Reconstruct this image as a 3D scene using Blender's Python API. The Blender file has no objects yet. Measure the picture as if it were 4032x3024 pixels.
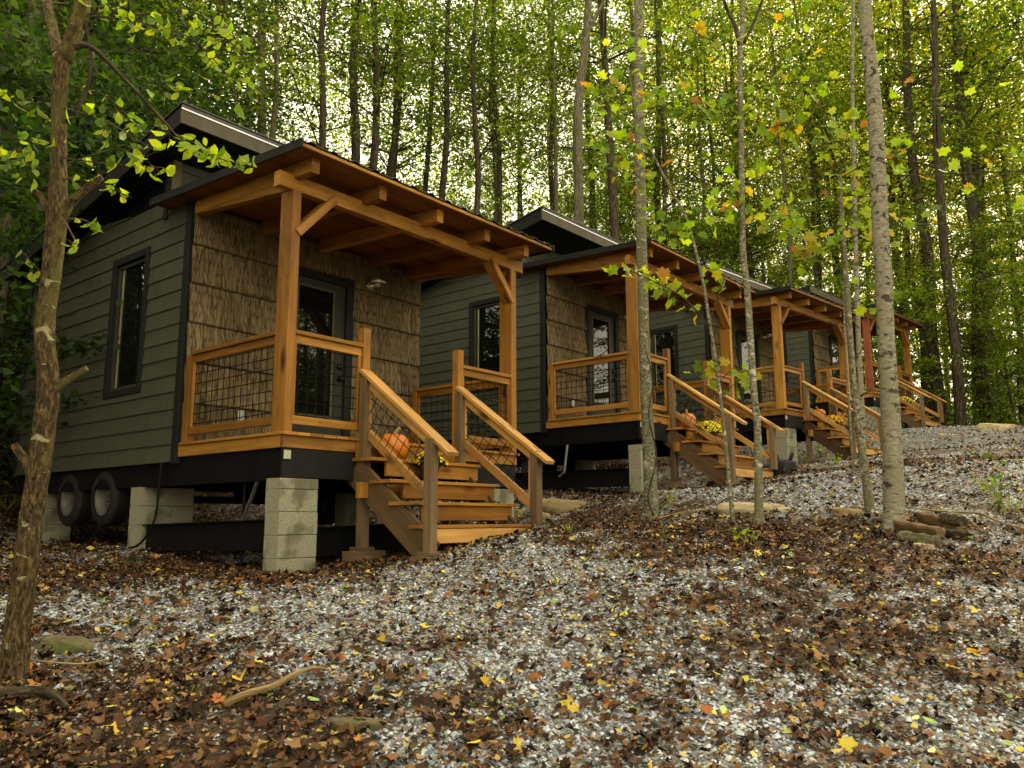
import bpy, math, random
import numpy as np
from mathutils import Vector, Matrix
R = math.radians
rng = np.random.default_rng(7)
random.seed(7)
scene = bpy.context.scene
COL = scene.collection

# ------------------------------------------------------------------ camera
F_PX, PITCH, ROLL = 3231.872, R(9.407), R(-.127)
IW, IH = 4032.0, 3024.0
cF = np.array([0, math.cos(PITCH), math.sin(PITCH)])
cR0 = np.array([1., 0, 0]); cU0 = np.cross(cR0, cF)
cR = cR0*math.cos(ROLL)+cU0*math.sin(ROLL); cU = cU0*math.cos(ROLL)-cR0*math.sin(ROLL)
cd = bpy.data.cameras.new('camera'); cam = bpy.data.objects.new('camera', cd); COL.objects.link(cam)
cd.sensor_fit = 'HORIZONTAL'; cd.sensor_width = 36; cd.lens = 36*F_PX/IW
cd.clip_start = .05; cd.clip_end = 1000
M = Matrix(((cR[0], cU[0], -cF[0], 0), (cR[1], cU[1], -cF[1], 0), (cR[2], cU[2], -cF[2], 0), (0, 0, 0, 1)))
cam.matrix_world = M
scene.camera = cam

# ------------------------------------------------------------------ sky, sun, exposure
SUN_EL, SUN_AZ = R(33), R(38)          # azimuth measured from +y towards +x
w = bpy.data.worlds.new('World'); scene.world = w; w.use_nodes = True
nt = w.node_tree; bg = nt.nodes['Background']
sky = nt.nodes.new('ShaderNodeTexSky'); sky.sky_type = 'NISHITA'; sky.sun_disc = False
sky.sun_elevation = SUN_EL; sky.sun_rotation = SUN_AZ; sky.dust_density = 4; sky.air_density = 1.2
mx = nt.nodes.new('ShaderNodeMix'); mx.data_type = 'RGBA'; mx.inputs[0].default_value = .8
nt.links.new(sky.outputs[0], mx.inputs[6]); mx.inputs[7].default_value = (10.2, 8.9, 6.2, 1)
nt.links.new(mx.outputs[2], bg.inputs[0]); bg.inputs[1].default_value = .1
sd = bpy.data.lights.new('sun', 'SUN'); sd.energy = 5.0; sd.angle = R(.6); sd.color = (1, .84, .5)
so = bpy.data.objects.new('sun', sd); COL.objects.link(so)
sdir = Vector((math.sin(SUN_AZ)*math.cos(SUN_EL), math.cos(SUN_AZ)*math.cos(SUN_EL), math.sin(SUN_EL)))
so.rotation_euler = sdir.to_track_quat('Z', 'Y').to_euler(); so.location = (10, 10, 30)
vs = scene.view_settings; vs.view_transform = 'Standard'; vs.look = 'None'; vs.gamma = 1; vs.exposure = 1.8
scene.cycles.max_bounces = 6; scene.cycles.transparent_max_bounces = 8
scene.cycles.diffuse_bounces = 2; scene.cycles.glossy_bounces = 3; scene.cycles.transmission_bounces = 3
scene.cycles.caustics_reflective = False; scene.cycles.caustics_refractive = False

# ------------------------------------------------------------------ cabin frames, terrain
CAB = [(-1.969, 7.033, .76, 50.811), (1.862, 11.873, 1.568, 49.776), (5.64, 16.83, 2.281, 43.828), (10.384, 23.299, 3.604, 44.764)]
def cab_pt(i, a, b, z=0):
    x, y, zz, yaw = CAB[i]; c, s = math.cos(R(yaw)), math.sin(R(yaw))
    return np.array([x+c*a-s*b, y+s*a+c*b, zz+z])
def ray(px, py):
    d = cF + cR*(px-2016)/F_PX - cU*(py-1512)/F_PX
    return d
def at(px, py, Y):
    d = ray(px, py); return d*(Y/d[1])
ctrl = [(0, 0, -1.45), (0, -10, -2.6), (-10, -2, -1.9), (-14, -14, -3), (15, -10, -2.4), (12, 4, -.75), (22, 4, -.9), (5, 2.5, -1.05)]
for i in range(4):
    for a, b, z in [(0, 0, -1.2), (1.5, -1.05, -.96), (0, 2.5, -1.05), (3.2, 0, -1.1), (3.2, 4, -.9), (0, 5.6, -.95), (1.5, 8, -.45), (-.8, -.6, -1.2), (.5, -.8, -1.13)]:
        ctrl.append(tuple(cab_pt(i, a, b, z)))
ctrl += [(14.5, 22, 2.45), (18, 25, 2.75), (19, 34, 2.9), (28, 32, 2.7), (34, 20, 1.9), (-10, 12, 1.6), (-16, 22, 6.5), (-4, 26, 6.0), (5, 34, 8.5), (14, 44, 9), (-8, 45, 15), (30, 55, 6), (-35, 20, 11), (48, 40, 4), (20, 68, 12), (-30, 60, 22), (45, 65, 8), (-22, 4, 1.5)]
ctrl = np.array(ctrl, float)
def _k(r2): return np.where(r2 > 1e-9, .5*r2*np.log(r2+1e-12), 0)
_n = len(ctrl); _D2 = ((ctrl[:, None, :2]-ctrl[None, :, :2])**2).sum(-1)
_A = np.zeros((_n+3, _n+3)); _A[:_n, :_n] = _k(_D2)+np.eye(_n)*.03; _P = np.c_[np.ones(_n), ctrl[:, :2]]
_A[:_n, _n:] = _P; _A[_n:, :_n] = _P.T
_W = np.linalg.solve(_A, np.r_[ctrl[:, 2], 0, 0, 0])
def vnoise(x, y, s, seed=0):
    x = np.asarray(x, float)/s+seed*17.3; y = np.asarray(y, float)/s+seed*9.1
    xi = np.floor(x).astype(np.int64); yi = np.floor(y).astype(np.int64); fx = x-xi; fy = y-yi
    fx = fx*fx*(3-2*fx); fy = fy*fy*(3-2*fy)
    def h(i, j):
        n = (i*374761393+j*668265263+seed*1442695) & 0xffffffff
        n = ((n ^ (n >> 13))*1274126177) & 0xffffffff
        return ((n ^ (n >> 16)) & 0xffff)/65535.
    return (h(xi, yi)*(1-fx)+h(xi+1, yi)*fx)*(1-fy)+(h(xi, yi+1)*(1-fx)+h(xi+1, yi+1)*fx)*fy
def ground(x, y, fine=True):
    x = np.atleast_1d(np.asarray(x, float)); y = np.atleast_1d(np.asarray(y, float))
    xc = np.clip(x, -40, 55); yc = np.clip(y, -18, 72)
    r2 = (xc[:, None]-ctrl[None, :, 0])**2+(yc[:, None]-ctrl[None, :, 1])**2
    z = _k(r2)@_W[:_n]+_W[_n]+_W[_n+1]*xc+_W[_n+2]*yc
    if fine: z = z+(vnoise(x, y, 1.3, 1)-.5)*.06+(vnoise(x, y, .45, 2)-.5)*.03
    m = cab_pt(0, 1.5, -1.9)   # gravel mound at the foot of the first stairs
    z = z+.10*np.exp(-((x-m[0])**2+(y-m[1])**2)/.35)-.02
    return z
def gz(x, y): return float(ground(x, y)[0])
def hit(px, py):
    d = ray(px, py); Y = 2.0
    while Y < 60:
        p = d*(Y/d[1])
        if p[2] < gz(p[0], p[1]): break
        Y += .1
    return d*(Y/d[1])

# ------------------------------------------------------------------ materials
def newmat(name):
    m = bpy.data.materials.new(name); m.use_nodes = True
    t = m.node_tree; b = t.nodes['Principled BSDF']; return m, t, b
def N(t, typ, **kw):
    n = t.nodes.new(typ)
    for k, v in kw.items():
        if isinstance(k, str) and hasattr(n, k): setattr(n, k, v)
    return n
def ramp(t, fac, stops):
    r = t.nodes.new('ShaderNodeValToRGB'); el = r.color_ramp.elements
    while len(el) < len(stops): el.new(.5)
    for e, (p, c) in zip(el, stops): e.position = p; e.color = (*c, 1)
    t.links.new(fac, r.inputs[0]); return r.outputs[0]
def mapping(t, src, scale, loc=None):
    mp = t.nodes.new('ShaderNodeMapping'); mp.inputs['Scale'].default_value = scale
    t.links.new(src, mp.inputs[0])
    if loc is not None: t.links.new(loc, mp.inputs['Location'])
    return mp.outputs[0]
def noise(t, vec, scale, detail=4, rough=.6, dist=0):
    n = t.nodes.new('ShaderNodeTexNoise'); n.inputs['Scale'].default_value = scale
    n.inputs['Detail'].default_value = detail; n.inputs['Roughness'].default_value = rough
    n.inputs['Distortion'].default_value = dist; t.links.new(vec, n.inputs['Vector']); return n.outputs['Fac']
def mixc(t, f, a, b, mode='MIX'):
    m = t.nodes.new('ShaderNodeMix'); m.data_type = 'RGBA'; m.blend_type = mode
    for s, v in ((0, f), (6, a), (7, b)):
        if hasattr(v, 'links') or isinstance(v, bpy.types.NodeSocket): t.links.new(v, m.inputs[s])
        elif s == 0: m.inputs[0].default_value = v
        else: m.inputs[s].default_value = (*v, 1)
    return m.outputs[2]
def bump(t, b, h, strength=.3, dist=.01):
    n = t.nodes.new('ShaderNodeBump'); n.inputs['Strength'].default_value = strength
    n.inputs['Distance'].default_value = dist; t.links.new(h, n.inputs['Height']); t.links.new(n.outputs[0], b.inputs['Normal'])
def rand_loc(t):
    oi = t.nodes.new('ShaderNodeObjectInfo'); m = t.nodes.new('ShaderNodeMath'); m.operation = 'MULTIPLY'
    m.inputs[1].default_value = 37.; t.links.new(oi.outputs['Random'], m.inputs[0]); return m.outputs[0]
def lumber(name, c1, c2, c3, knot=(.07, .025, .01), rough=.55, knots=True, stain=None):
    m, t, b = newmat(name); uv = t.nodes.new('ShaderNodeUVMap'); uv = uv.outputs[0]; rl = rand_loc(t)
    g = noise(t, mapping(t, uv, (1.2, 38, 1), rl), 1.0, 5, .65, .6)
    g2 = noise(t, mapping(t, uv, (.7, 5, 1), rl), 1.3, 3, .5, 1.0)
    col = ramp(t, g, [(.25, c1), (.5, c2), (.75, c3)])
    col = mixc(t, ramp(t, g2, [(.3, (.0,)*3), (.7, (.65,)*3)]), col, c1)
    if stain:
        g3 = noise(t, mapping(t, uv, (1.1, 2.3, 1), rl), 2.0, 4, .6, .5)
        col = mixc(t, ramp(t, g3, [(.5, (0,)*3), (.68, (.7,)*3)]), col, stain)
    if knots:
        v = t.nodes.new('ShaderNodeTexVoronoi'); v.inputs['Scale'].default_value = 1; v.inputs['Randomness'].default_value = .9
        t.links.new(mapping(t, uv, (2.3, 6.5, 1), rl), v.inputs['Vector'])
        wn = v.outputs['Color']; sep = t.nodes.new('ShaderNodeSeparateColor'); t.links.new(wn, sep.inputs[0])
        mul = t.nodes.new('ShaderNodeMath'); mul.operation = 'DIVIDE'; t.links.new(v.outputs['Distance'], mul.inputs[0])
        ad = t.nodes.new('ShaderNodeMath'); ad.operation = 'ADD'; ad.inputs[1].default_value = .02; t.links.new(sep.outputs[0], ad.inputs[0]); t.links.new(ad.outputs[0], mul.inputs[1])
        kf = ramp(t, mul.outputs[0], [(.12, (1,)*3), (.22, (.6,)*3), (.36, (0,)*3)])
        col = mixc(t, kf, col, knot)
    pb = noise(t, mapping(t, uv, (.21, .21, 1), rl), 1.0, 0, .5)
    col = mixc(t, 1.0, col, ramp(t, pb, [(.32, (.62, .56, .52)), (.5, (.95, .93, .9)), (.66, (1.18, 1.2, 1.2))]), 'MULTIPLY')
    t.links.new(col, b.inputs['Base Color']); b.inputs['Roughness'].default_value = rough
    b.inputs['Specular IOR Level'].default_value = .25; bump(t, b, g, .25, .003); return m
MT = {}
MT['cedar'] = lumber('stained_cedar', (.20, .088, .014), (.38, .18, .028), (.54, .285, .05), knot=(.08, .02, .008), stain=(.17, .085, .025))
MT['cedar_yellow'] = lumber('weathered_cedar', (.34, .17, .045), (.52, .29, .085), (.66, .42, .15), knot=(.10, .04, .015), stain=(.22, .13, .055))
MT['cedar_red'] = lumber('red_stained_cedar', (.12, .03, .012), (.20, .055, .02), (.27, .08, .03))
MT['soffit'] = lumber('soffit_board', (.10, .040, .012), (.18, .073, .018), (.24, .105, .028))  # porch ceiling shade painted in as a darker wood
MT['post_dark'] = lumber('treated_post', (.11, .07, .035), (.17, .115, .06), (.24, .17, .09), knots=False, rough=.8, stain=(.06, .045, .03))
MT['stringer'] = lumber('treated_plank', (.06, .035, .015), (.10, .06, .026), (.15, .09, .04), rough=.8)
MT['walnut'] = lumber('split_firewood', (.05, .035, .02), (.16, .105, .05), (.36, .25, .12), rough=.85)
def plain(name, c, rough=.6, metal=0, var=.25, sc=6, bmp=.05, spec=None):
    m, t, b = newmat(name); tc = t.nodes.new('ShaderNodeTexCoord').outputs['Object']
    n = noise(t, tc, sc, 5, .65); hi = tuple(min(1, x*(1+var)) for x in c); lo = tuple(x*(1-var) for x in c)
    t.links.new(ramp(t, n, [(.3, lo), (.7, hi)]), b.inputs['Base Color'])
    b.inputs['Roughness'].default_value = rough; b.inputs['Metallic'].default_value = metal
    b.inputs['Specular IOR Level'].default_value = .12 if spec is None and not metal else (spec or .5)
    if bmp: bump(t, b, noise(t, tc, sc*12, 3), bmp, .01)
    return m
def siding_mat(name, c):
    m, t, b = newmat(name); uv = t.nodes.new('ShaderNodeUVMap').outputs[0]
    g = noise(t, mapping(t, uv, (2, 55, 1)), 1, 4, .6, .5); big = noise(t, uv, .9, 3)
    col = mixc(t, ramp(t, big, [(.3, (0,)*3), (.7, (.5,)*3)]), ramp(t, g, [(.3, tuple(x*.85 for x in c)), (.7, tuple(x*1.1 for x in c))]), tuple(x*.8 for x in (c[0], c[1]*.97, c[2]*.85)))
    st = noise(t, mapping(t, uv, (7, .8, 1)), 1, 4, .6, .4)
    col = mixc(t, 1.0, col, ramp(t, st, [(.35, (.86, .85, .82)), (.6, (1.05, 1.05, 1.05))]), 'MULTIPLY')
    t.links.new(col, b.inputs['Base Color']); b.inputs['Roughness'].default_value = .7; b.inputs['Specular IOR Level'].default_value = .2; bump(t, b, g, .35, .004); return m
MT['siding'] = siding_mat('grey_green_siding', (.060, .066, .046))
MT['trim'] = plain('charcoal_trim', (.013, .014, .013), .6)
MT['fascia'] = siding_mat('brown_grey_fascia', (.10, .088, .062))
MT['metal_roof'] = plain('ribbed_metal', (.06, .058, .05), .38, .6, .35, 3)
MT['drip'] = plain('drip_edge', (.5, .5, .5), .25, 1.0, .1, 3)
MT['steel'] = plain('black_steel', (.0045, .0045, .005), .6, 0, .4, 5)
MT['frame_paint'] = plain('grey_steel_paint', (.013, .0135, .0135), .55, 0, .25, 4)
MT['rubber'] = plain('tyre_rubber', (.02, .019, .018), .85, 0, .4, 9)
MT['rim'] = plain('painted_rim', (.09, .085, .075), .5, .2)
MT['wire'] = plain('black_wire', (.006, .0055, .005), .7, 0, .2, 4, 0)
MT['door'] = plain('dark_door_paint', (.035, .038, .030), .45, 0, .2, 3)
MT['black'] = plain('black_hardware', (.01, .01, .01), .3, .5, .2, 3)
MT['galv'] = plain('galvanised', (.45, .46, .44), .35, .9, .3, 20)
MT['alum'] = plain('brushed_aluminium', (.5, .48, .43), .35, .85, .2, 20)
MT['curtain'] = plain('cream_sash', (.22, .2, .11), .7)
MT['plastic_black'] = plain('black_plastic', (.022, .02, .02), .42, 0, .3, 4)
MT['terracotta'] = plain('brown_pot', (.16, .07, .03), .7)
MT['plate'] = plain('pale_plate', (.42, .44, .30), .5)
MT['white'] = plain('white_plastic', (.55, .55, .52), .5)
m, t, b = newmat('dark_glass'); b.inputs['Base Color'].default_value = (.004, .005, .004, 1); b.inputs['Roughness'].default_value = .015
b.inputs['Specular IOR Level'].default_value = .5
tc = t.nodes.new('ShaderNodeTexCoord').outputs['Object']; bump(t, b, noise(t, tc, 2.2, 1), .03, .02); MT['glass'] = m
def block_mat():
    m, t, b = newmat('concrete_block'); tc = t.nodes.new('ShaderNodeTexCoord').outputs['Object']
    g = noise(t, tc, 60, 4, .7); s = noise(t, tc, 3.0, 3, .5)
    c = ramp(t, g, [(.3, (.17, .165, .11)), (.7, (.32, .31, .22))])
    c = mixc(t, ramp(t, s, [(.5, (0,)*3), (.58, (.75,)*3)]), c, (.085, .078, .04))
    t.links.new(c, b.inputs['Base Color']); b.inputs['Roughness'].default_value = .95; bump(t, b, g, .4, .004); return m
MT['block'] = block_mat()
def bark_panel_mat():
    m, t, b = newmat('bark_shingle'); at_ = t.nodes.new('ShaderNodeAttribute'); at_.attribute_name = 'h'
    tc = t.nodes.new('ShaderNodeTexCoord').outputs['Object']
    n = noise(t, mapping(t, tc, (30, 30, 6)), 1, 5, .7); big = noise(t, tc, 2.4, 3)
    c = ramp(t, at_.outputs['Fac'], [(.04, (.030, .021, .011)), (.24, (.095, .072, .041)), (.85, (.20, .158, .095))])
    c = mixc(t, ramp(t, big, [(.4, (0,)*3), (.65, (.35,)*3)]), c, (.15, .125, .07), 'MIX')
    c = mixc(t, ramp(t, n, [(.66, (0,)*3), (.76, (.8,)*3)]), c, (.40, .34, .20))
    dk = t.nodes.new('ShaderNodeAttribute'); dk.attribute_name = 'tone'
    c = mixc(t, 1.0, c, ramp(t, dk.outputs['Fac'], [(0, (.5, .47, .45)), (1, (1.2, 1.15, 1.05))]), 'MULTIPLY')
    t.links.new(c, b.inputs['Base Color']); b.inputs['Roughness'].default_value = .95; b.inputs['Specular IOR Level'].default_value = .1; bump(t, b, n, .5, .008); return m
MT['bark_panel'] = bark_panel_mat()
def trunk_mat(name, lo, mid, hi, sx=26, sy=3.5, moss=None, patch=None, thr=.6, bstr=.8):
    m, t, b = newmat(name); uv = t.nodes.new('ShaderNodeUVMap').outputs[0]; rl = rand_loc(t)
    g = noise(t, mapping(t, uv, (sx, sy, 1), rl), 1, 6, .7, .4); big = noise(t, mapping(t, uv, (3, 1.4, 1), rl), 1, 3)
    c = ramp(t, g, [(.36, lo), (.5, mid), (.62, hi)])
    if moss: c = mixc(t, ramp(t, big, [(.5, (0,)*3), (.62, (.75,)*3)]), c, moss)
    if patch:
        p = noise(t, mapping(t, uv, (5, 16, 1), rl), 1, 4, .55, .8)
        c = mixc(t, ramp(t, p, [(thr, (0,)*3), (thr+.04, (.9,)*3)]), c, patch)
    t.links.new(c, b.inputs['Base Color']); b.inputs['Roughness'].default_value = .9; b.inputs['Specular IOR Level'].default_value = .15; bump(t, b, g, bstr, .02); return m
MT['bark_brown'] = trunk_mat('rough_brown_bark', (.014, .010, .004), (.065, .043, .019), (.16, .115, .05), 34, 22, moss=(.10, .10, .028), patch=(.34, .31, .18), thr=.64, bstr=1.)
MT['birch'] = trunk_mat('pale_birch_bark', (.10, .092, .065), (.20, .185, .135), (.30, .28, .21), 9, 60, moss=(.19, .175, .11), patch=(.035, .028, .018), thr=.575, bstr=.35)
MT['bark_grey'] = trunk_mat('mottled_grey_bark', (.045, .04, .024), (.15, .138, .09), (.28, .265, .19), 16, 40, moss=(.12, .12, .06), patch=(.42, .41, .32), thr=.60, bstr=.5)
MT['bark_dark'] = trunk_mat('dark_forest_bark', (.014, .011, .006), (.045, .036, .022), (.10, .085, .055), 24, 6)
MT['bark_mid'] = trunk_mat('grey_forest_bark', (.04, .033, .02), (.11, .098, .06), (.20, .18, .115), 24, 7, moss=(.06, .07, .025))
def leaf_mat(name, trans=.5, rough=.5, spec=.3):
    m, t, b = newmat(name); a = t.nodes.new('ShaderNodeAttribute'); a.attribute_name = 'Col'
    tc = t.nodes.new('ShaderNodeTexCoord').outputs['Object']
    c = a.outputs['Color']; t.links.new(c, b.inputs['Base Color']); b.inputs['Roughness'].default_value = rough
    b.inputs['Specular IOR Level'].default_value = spec
    if trans:
        tr = t.nodes.new('ShaderNodeBsdfTranslucent'); mul = mixc(t, 1.0, c, (1.5, 1.45, .5), 'MULTIPLY'); t.links.new(mul, tr.inputs[0])
        ms = t.nodes.new('ShaderNodeMixShader'); ms.inputs[0].default_value = trans
        t.links.new(b.outputs[0], ms.inputs[1]); t.links.new(tr.outputs[0], ms.inputs[2])
        t.links.new(ms.outputs[0], t.nodes['Material Output'].inputs[0])
    return m
MT['leaf'] = leaf_mat('green_leaf', .58)
MT['litter'] = leaf_mat('fallen_leaf', .0, .7, .15)
def stone_mat():
    m, t, b = newmat('gravel_stone'); a = t.nodes.new('ShaderNodeAttribute'); a.attribute_name = 'Col'
    tc = t.nodes.new('ShaderNodeTexCoord').outputs['Object']; n = noise(t, tc, 90, 3)
    t.links.new(mixc(t, 1.0, a.outputs['Color'], ramp(t, n, [(.3, (.75,)*3), (.7, (1.15,)*3)]), 'MULTIPLY'), b.inputs['Base Color'])
    b.inputs['Roughness'].default_value = .8; return m
MT['stone'] = stone_mat()
def rock_mat(name, lo, hi, moss=None):
    m, t, b = newmat(name); tc = t.nodes.new('ShaderNodeTexCoord').outputs['Object']
    g = noise(t, mapping(t, tc, (1, 1, 3)), 7, 7, .7, .6); s = noise(t, tc, 2.6, 3)
    c = ramp(t, g, [(.3, lo), (.65, hi)])
    if moss: c = mixc(t, ramp(t, s, [(.45, (0,)*3), (.6, (.85,)*3)]), c, moss)
    t.links.new(c, b.inputs['Base Color']); b.inputs['Roughness'].default_value = .9; bump(t, b, g, .8, .03); return m
MT['rock'] = rock_mat('tan_sandstone', (.09, .065, .03), (.36, .27, .13), (.20, .15, .06))
MT['rock_pale'] = rock_mat('pale_sandstone', (.22, .17, .09), (.50, .42, .25))
MT['rock_moss'] = rock_mat('mossy_stone', (.06, .05, .025), (.17, .14, .07), (.06, .085, .012))
def ground_mat():
    m, t, b = newmat('ground'); tc = t.nodes.new('ShaderNodeTexCoord').outputs['Object']
    a = t.nodes.new('ShaderNodeAttribute'); a.attribute_name = 'G'
    v = t.nodes.new('ShaderNodeTexVoronoi'); v.inputs['Scale'].default_value = 38; t.links.new(tc, v.inputs['Vector'])
    sp = t.nodes.new('ShaderNodeSeparateColor'); t.links.new(v.outputs['Color'], sp.inputs[0])
    gr = ramp(t, sp.outputs[0], [(0, (.10, .085, .07)), (.5, (.22, .20, .17)), (1, (.42, .41, .38))])
    gr = mixc(t, ramp(t, v.outputs['Distance'], [(.35, (0,)*3), (.7, (.85,)*3)]), gr, (.05, .04, .028))
    v2 = t.nodes.new('ShaderNodeTexVoronoi'); v2.inputs['Scale'].default_value = 17; t.links.new(tc, v2.inputs['Vector'])
    sp2 = t.nodes.new('ShaderNodeSeparateColor'); t.links.new(v2.outputs['Color'], sp2.inputs[0])
    br = ramp(t, sp2.outputs[0], [(0, (.018, .011, .006)), (.5, (.05, .027, .012)), (.85, (.10, .05, .02)), (1, (.20, .12, .03))])
    c = mixc(t, a.outputs['Fac'], br, gr)
    t.links.new(c, b.inputs['Base Color']); b.inputs['Roughness'].default_value = .95
    bump(t, b, v.outputs['Distance'], .7, .02); return m
MT['ground'] = ground_mat()
def simple_col(name, trans=0, rough=.6): return leaf_mat(name, trans, rough)
m, t, b = newmat('pumpkin_skin'); tc = t.nodes.new('ShaderNodeTexCoord').outputs['Object']
t.links.new(ramp(t, noise(t, tc, 9, 4), [(.3, (.50, .13, .010)), (.7, (.66, .22, .018))]), b.inputs['Base Color']); b.inputs['Roughness'].default_value = .4; MT['pumpkin'] = m
MT['stem'] = plain('pumpkin_stem', (.30, .26, .11), .8)
MT['stick'] = trunk_mat('weathered_stick', (.10, .07, .03), (.24, .17, .08), (.38, .30, .15), 20, 3)

# ------------------------------------------------------------------ mesh helpers
class MB:
    def __init__(s): s.v = []; s.f = []; s.uv = []
    def quadstrip(s): pass
    def beam(s, p0, p1, w, h, up=(0, 0, 1), ch=.004):
        p0 = Vector(p0); p1 = Vector(p1); d = (p1-p0); L = d.length; d.normalize(); up = Vector(up)
        sd = d.cross(up)
        if sd.length < 1e-4: sd = d.cross(Vector((0, 1, 0)))
        sd.normalize(); u = sd.cross(d); u.normalize()
        W, H = w/2, h/2; c = min(ch, W*.4, H*.4)
        prof = [(-W+c, -H), (W-c, -H), (W, -H+c), (W, H-c), (W-c, H), (-W+c, H), (-W, H-c), (-W, -H+c)]
        n = len(s.v); o1, o2 = random.random()*30, random.random()*30
        per = [0]
        for i in range(8): a = prof[i]; bb = prof[(i+1) % 8]; per.append(per[-1]+math.hypot(a[0]-bb[0], a[1]-bb[1]))
        for (x, y) in prof: s.v.append(tuple(p0+sd*x+u*y))
        for (x, y) in prof: s.v.append(tuple(p1+sd*x+u*y))
        for i in range(8):
            j = (i+1) % 8; s.f.append((n+j, n+i, n+8+i, n+8+j))
            s.uv += [(o1, o2+per[i+1]), (o1, o2+per[i]), (o1+L, o2+per[i]), (o1+L, o2+per[i+1])]
        s.f.append(tuple(n+i for i in range(8))); s.uv += [(o1+x*.3, o2+y) for x, y in prof]
        s.f.append(tuple(n+8+i for i in reversed(range(8)))); s.uv += [(o1+x*.3, o2+y) for x, y in reversed(prof)]
    def box(s, a0, a1, b0, b1, z0, z1, axis=None, ch=.004):
        dims = (a1-a0, b1-b0, z1-z0); axis = dims.index(max(dims)) if axis is None else axis
        ca, cb, cz = (a0+a1)/2, (b0+b1)/2, (z0+z1)/2
        if axis == 0: s.beam((a0, cb, cz), (a1, cb, cz), dims[1], dims[2], ch=ch)
        elif axis == 1: s.beam((ca, b0, cz), (ca, b1, cz), dims[0], dims[2], ch=ch)
        else: s.beam((ca, cb, z0), (ca, cb, z1), dims[0], dims[1], up=(0, 1, 0), ch=ch)
    def face(s, pts, uvs=None):
        n = len(s.v); s.v += [tuple(p) for p in pts]; s.f.append(tuple(range(n, n+len(pts))))
        s.uv += uvs if uvs else [(p[0]+p[1], p[2]) for p in pts]
    def tube(s, pts, rad, ns=8, jit=0, cap=True):
        pts = [Vector(p) for p in pts]; n0 = len(s.v); L = 0; o1, o2 = random.random()*9, random.random()*9
        if not hasattr(rad, '__len__'): rad = [rad]*len(pts)
        ref = Vector((0, 0, 1)) if abs((pts[-1]-pts[0]).normalized().z) < .9 else Vector((1, 0, 0)); Ls = []
        for i, p in enumerate(pts):
            d = (pts[min(i+1, len(pts)-1)]-pts[max(i-1, 0)]).normalized(); x = d.cross(ref).normalized(); y = d.cross(x)
            if i: L += (p-pts[i-1]).length
            Ls.append(L)
            for k in range(ns):
                an = 2*math.pi*k/ns; r = rad[i]*(1+jit*(random.random()-.5)); s.v.append(tuple(p+x*math.cos(an)*r+y*math.sin(an)*r))
        for i in range(len(pts)-1):
            for k in range(ns):
                k2 = (k+1) % ns; s.f.append((n0+i*ns+k, n0+i*ns+k2, n0+(i+1)*ns+k2, n0+(i+1)*ns+k))
                c = 2*math.pi*max(rad)/ns
                s.uv += [(o1+k*c, o2+Ls[i]), (o1+(k+1)*c, o2+Ls[i]), (o1+(k+1)*c, o2+Ls[i+1]), (o1+k*c, o2+Ls[i+1])]
        if cap:
            s.f.append(tuple(n0+k for k in reversed(range(ns)))); s.uv += [(o1, o2)]*ns
            e = n0+(len(pts)-1)*ns; s.f.append(tuple(e+k for k in range(ns))); s.uv += [(o1, o2)]*ns
    def lathe(s, prof, c=(0, 0, 0), axis=2, ns=20, cap=True):   # prof: (r, h)
        n0 = len(s.v)
        for r, h in prof:
            for k in range(ns):
                an = 2*math.pi*k/ns; q = [0, 0, 0]; i1, i2 = [(1, 2), (2, 0), (0, 1)][axis]
                q[i1] = r*math.cos(an); q[i2] = r*math.sin(an); q[axis] = h
                s.v.append((q[0]+c[0], q[1]+c[1], q[2]+c[2]))
        for i in range(len(prof)-1):
            for k in range(ns):
                k2 = (k+1) % ns; s.f.append((n0+i*ns+k, n0+i*ns+k2, n0+(i+1)*ns+k2, n0+(i+1)*ns+k)); s.uv += [(k/ns, i), ((k+1)/ns, i), ((k+1)/ns, i+1), (k/ns, i+1)]
        if not cap: return
        s.f.append(tuple(n0+k for k in reversed(range(ns)))); s.uv += [(0, 0)]*ns
        e = n0+(len(prof)-1)*ns; s.f.append(tuple(e+k for k in range(ns))); s.uv += [(0, 0)]*ns
    def build(s, name, mat, parent=None, smooth=False):
        me = bpy.data.meshes.new(name); me.from_pydata(s.v, [], s.f); uv = me.uv_layers.new(name='UVMap')
        uv.data.foreach_set('uv', [c for q in s.uv for c in q]); me.materials.append(MT[mat] if isinstance(mat, str) else mat)
        if smooth: me.polygons.foreach_set('use_smooth', [True]*len(me.polygons))
        me.update(); o = bpy.data.objects.new(name, me); COL.objects.link(o)
        if parent: o.parent = parent
        return o
def fast(name, V, F, mat, parent=None, attrs=None, smooth=False, uv=None):
    V = np.asarray(V, np.float32); F = np.asarray(F, np.int32); k = F.shape[1]
    me = bpy.data.meshes.new(name); me.vertices.add(len(V)); me.vertices.foreach_set('co', V.ravel())
    me.loops.add(F.size); me.loops.foreach_set('vertex_index', F.ravel())
    me.polygons.add(len(F)); me.polygons.foreach_set('loop_start', np.arange(0, F.size, k, dtype=np.int32)); me.polygons.foreach_set('loop_total', np.full(len(F), k, np.int32))
    if smooth: me.polygons.foreach_set('use_smooth', np.ones(len(F), bool))
    me.update(calc_edges=True)
    for nm, arr in (attrs or {}).items():
        arr = np.asarray(arr, np.float32)
        if arr.ndim == 2:
            a = me.color_attributes.new(nm, 'FLOAT_COLOR', 'POINT'); a.data.foreach_set('color', np.c_[arr, np.ones(len(arr), np.float32)].ravel().astype(np.float32))
        else:
            a = me.attributes.new(nm, 'FLOAT', 'POINT'); a.data.foreach_set('value', arr)
    me.materials.append(MT[mat] if isinstance(mat, str) else mat)
    o = bpy.data.objects.new(name, me); COL.objects.link(o)
    if parent: o.parent = parent
    return o
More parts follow.
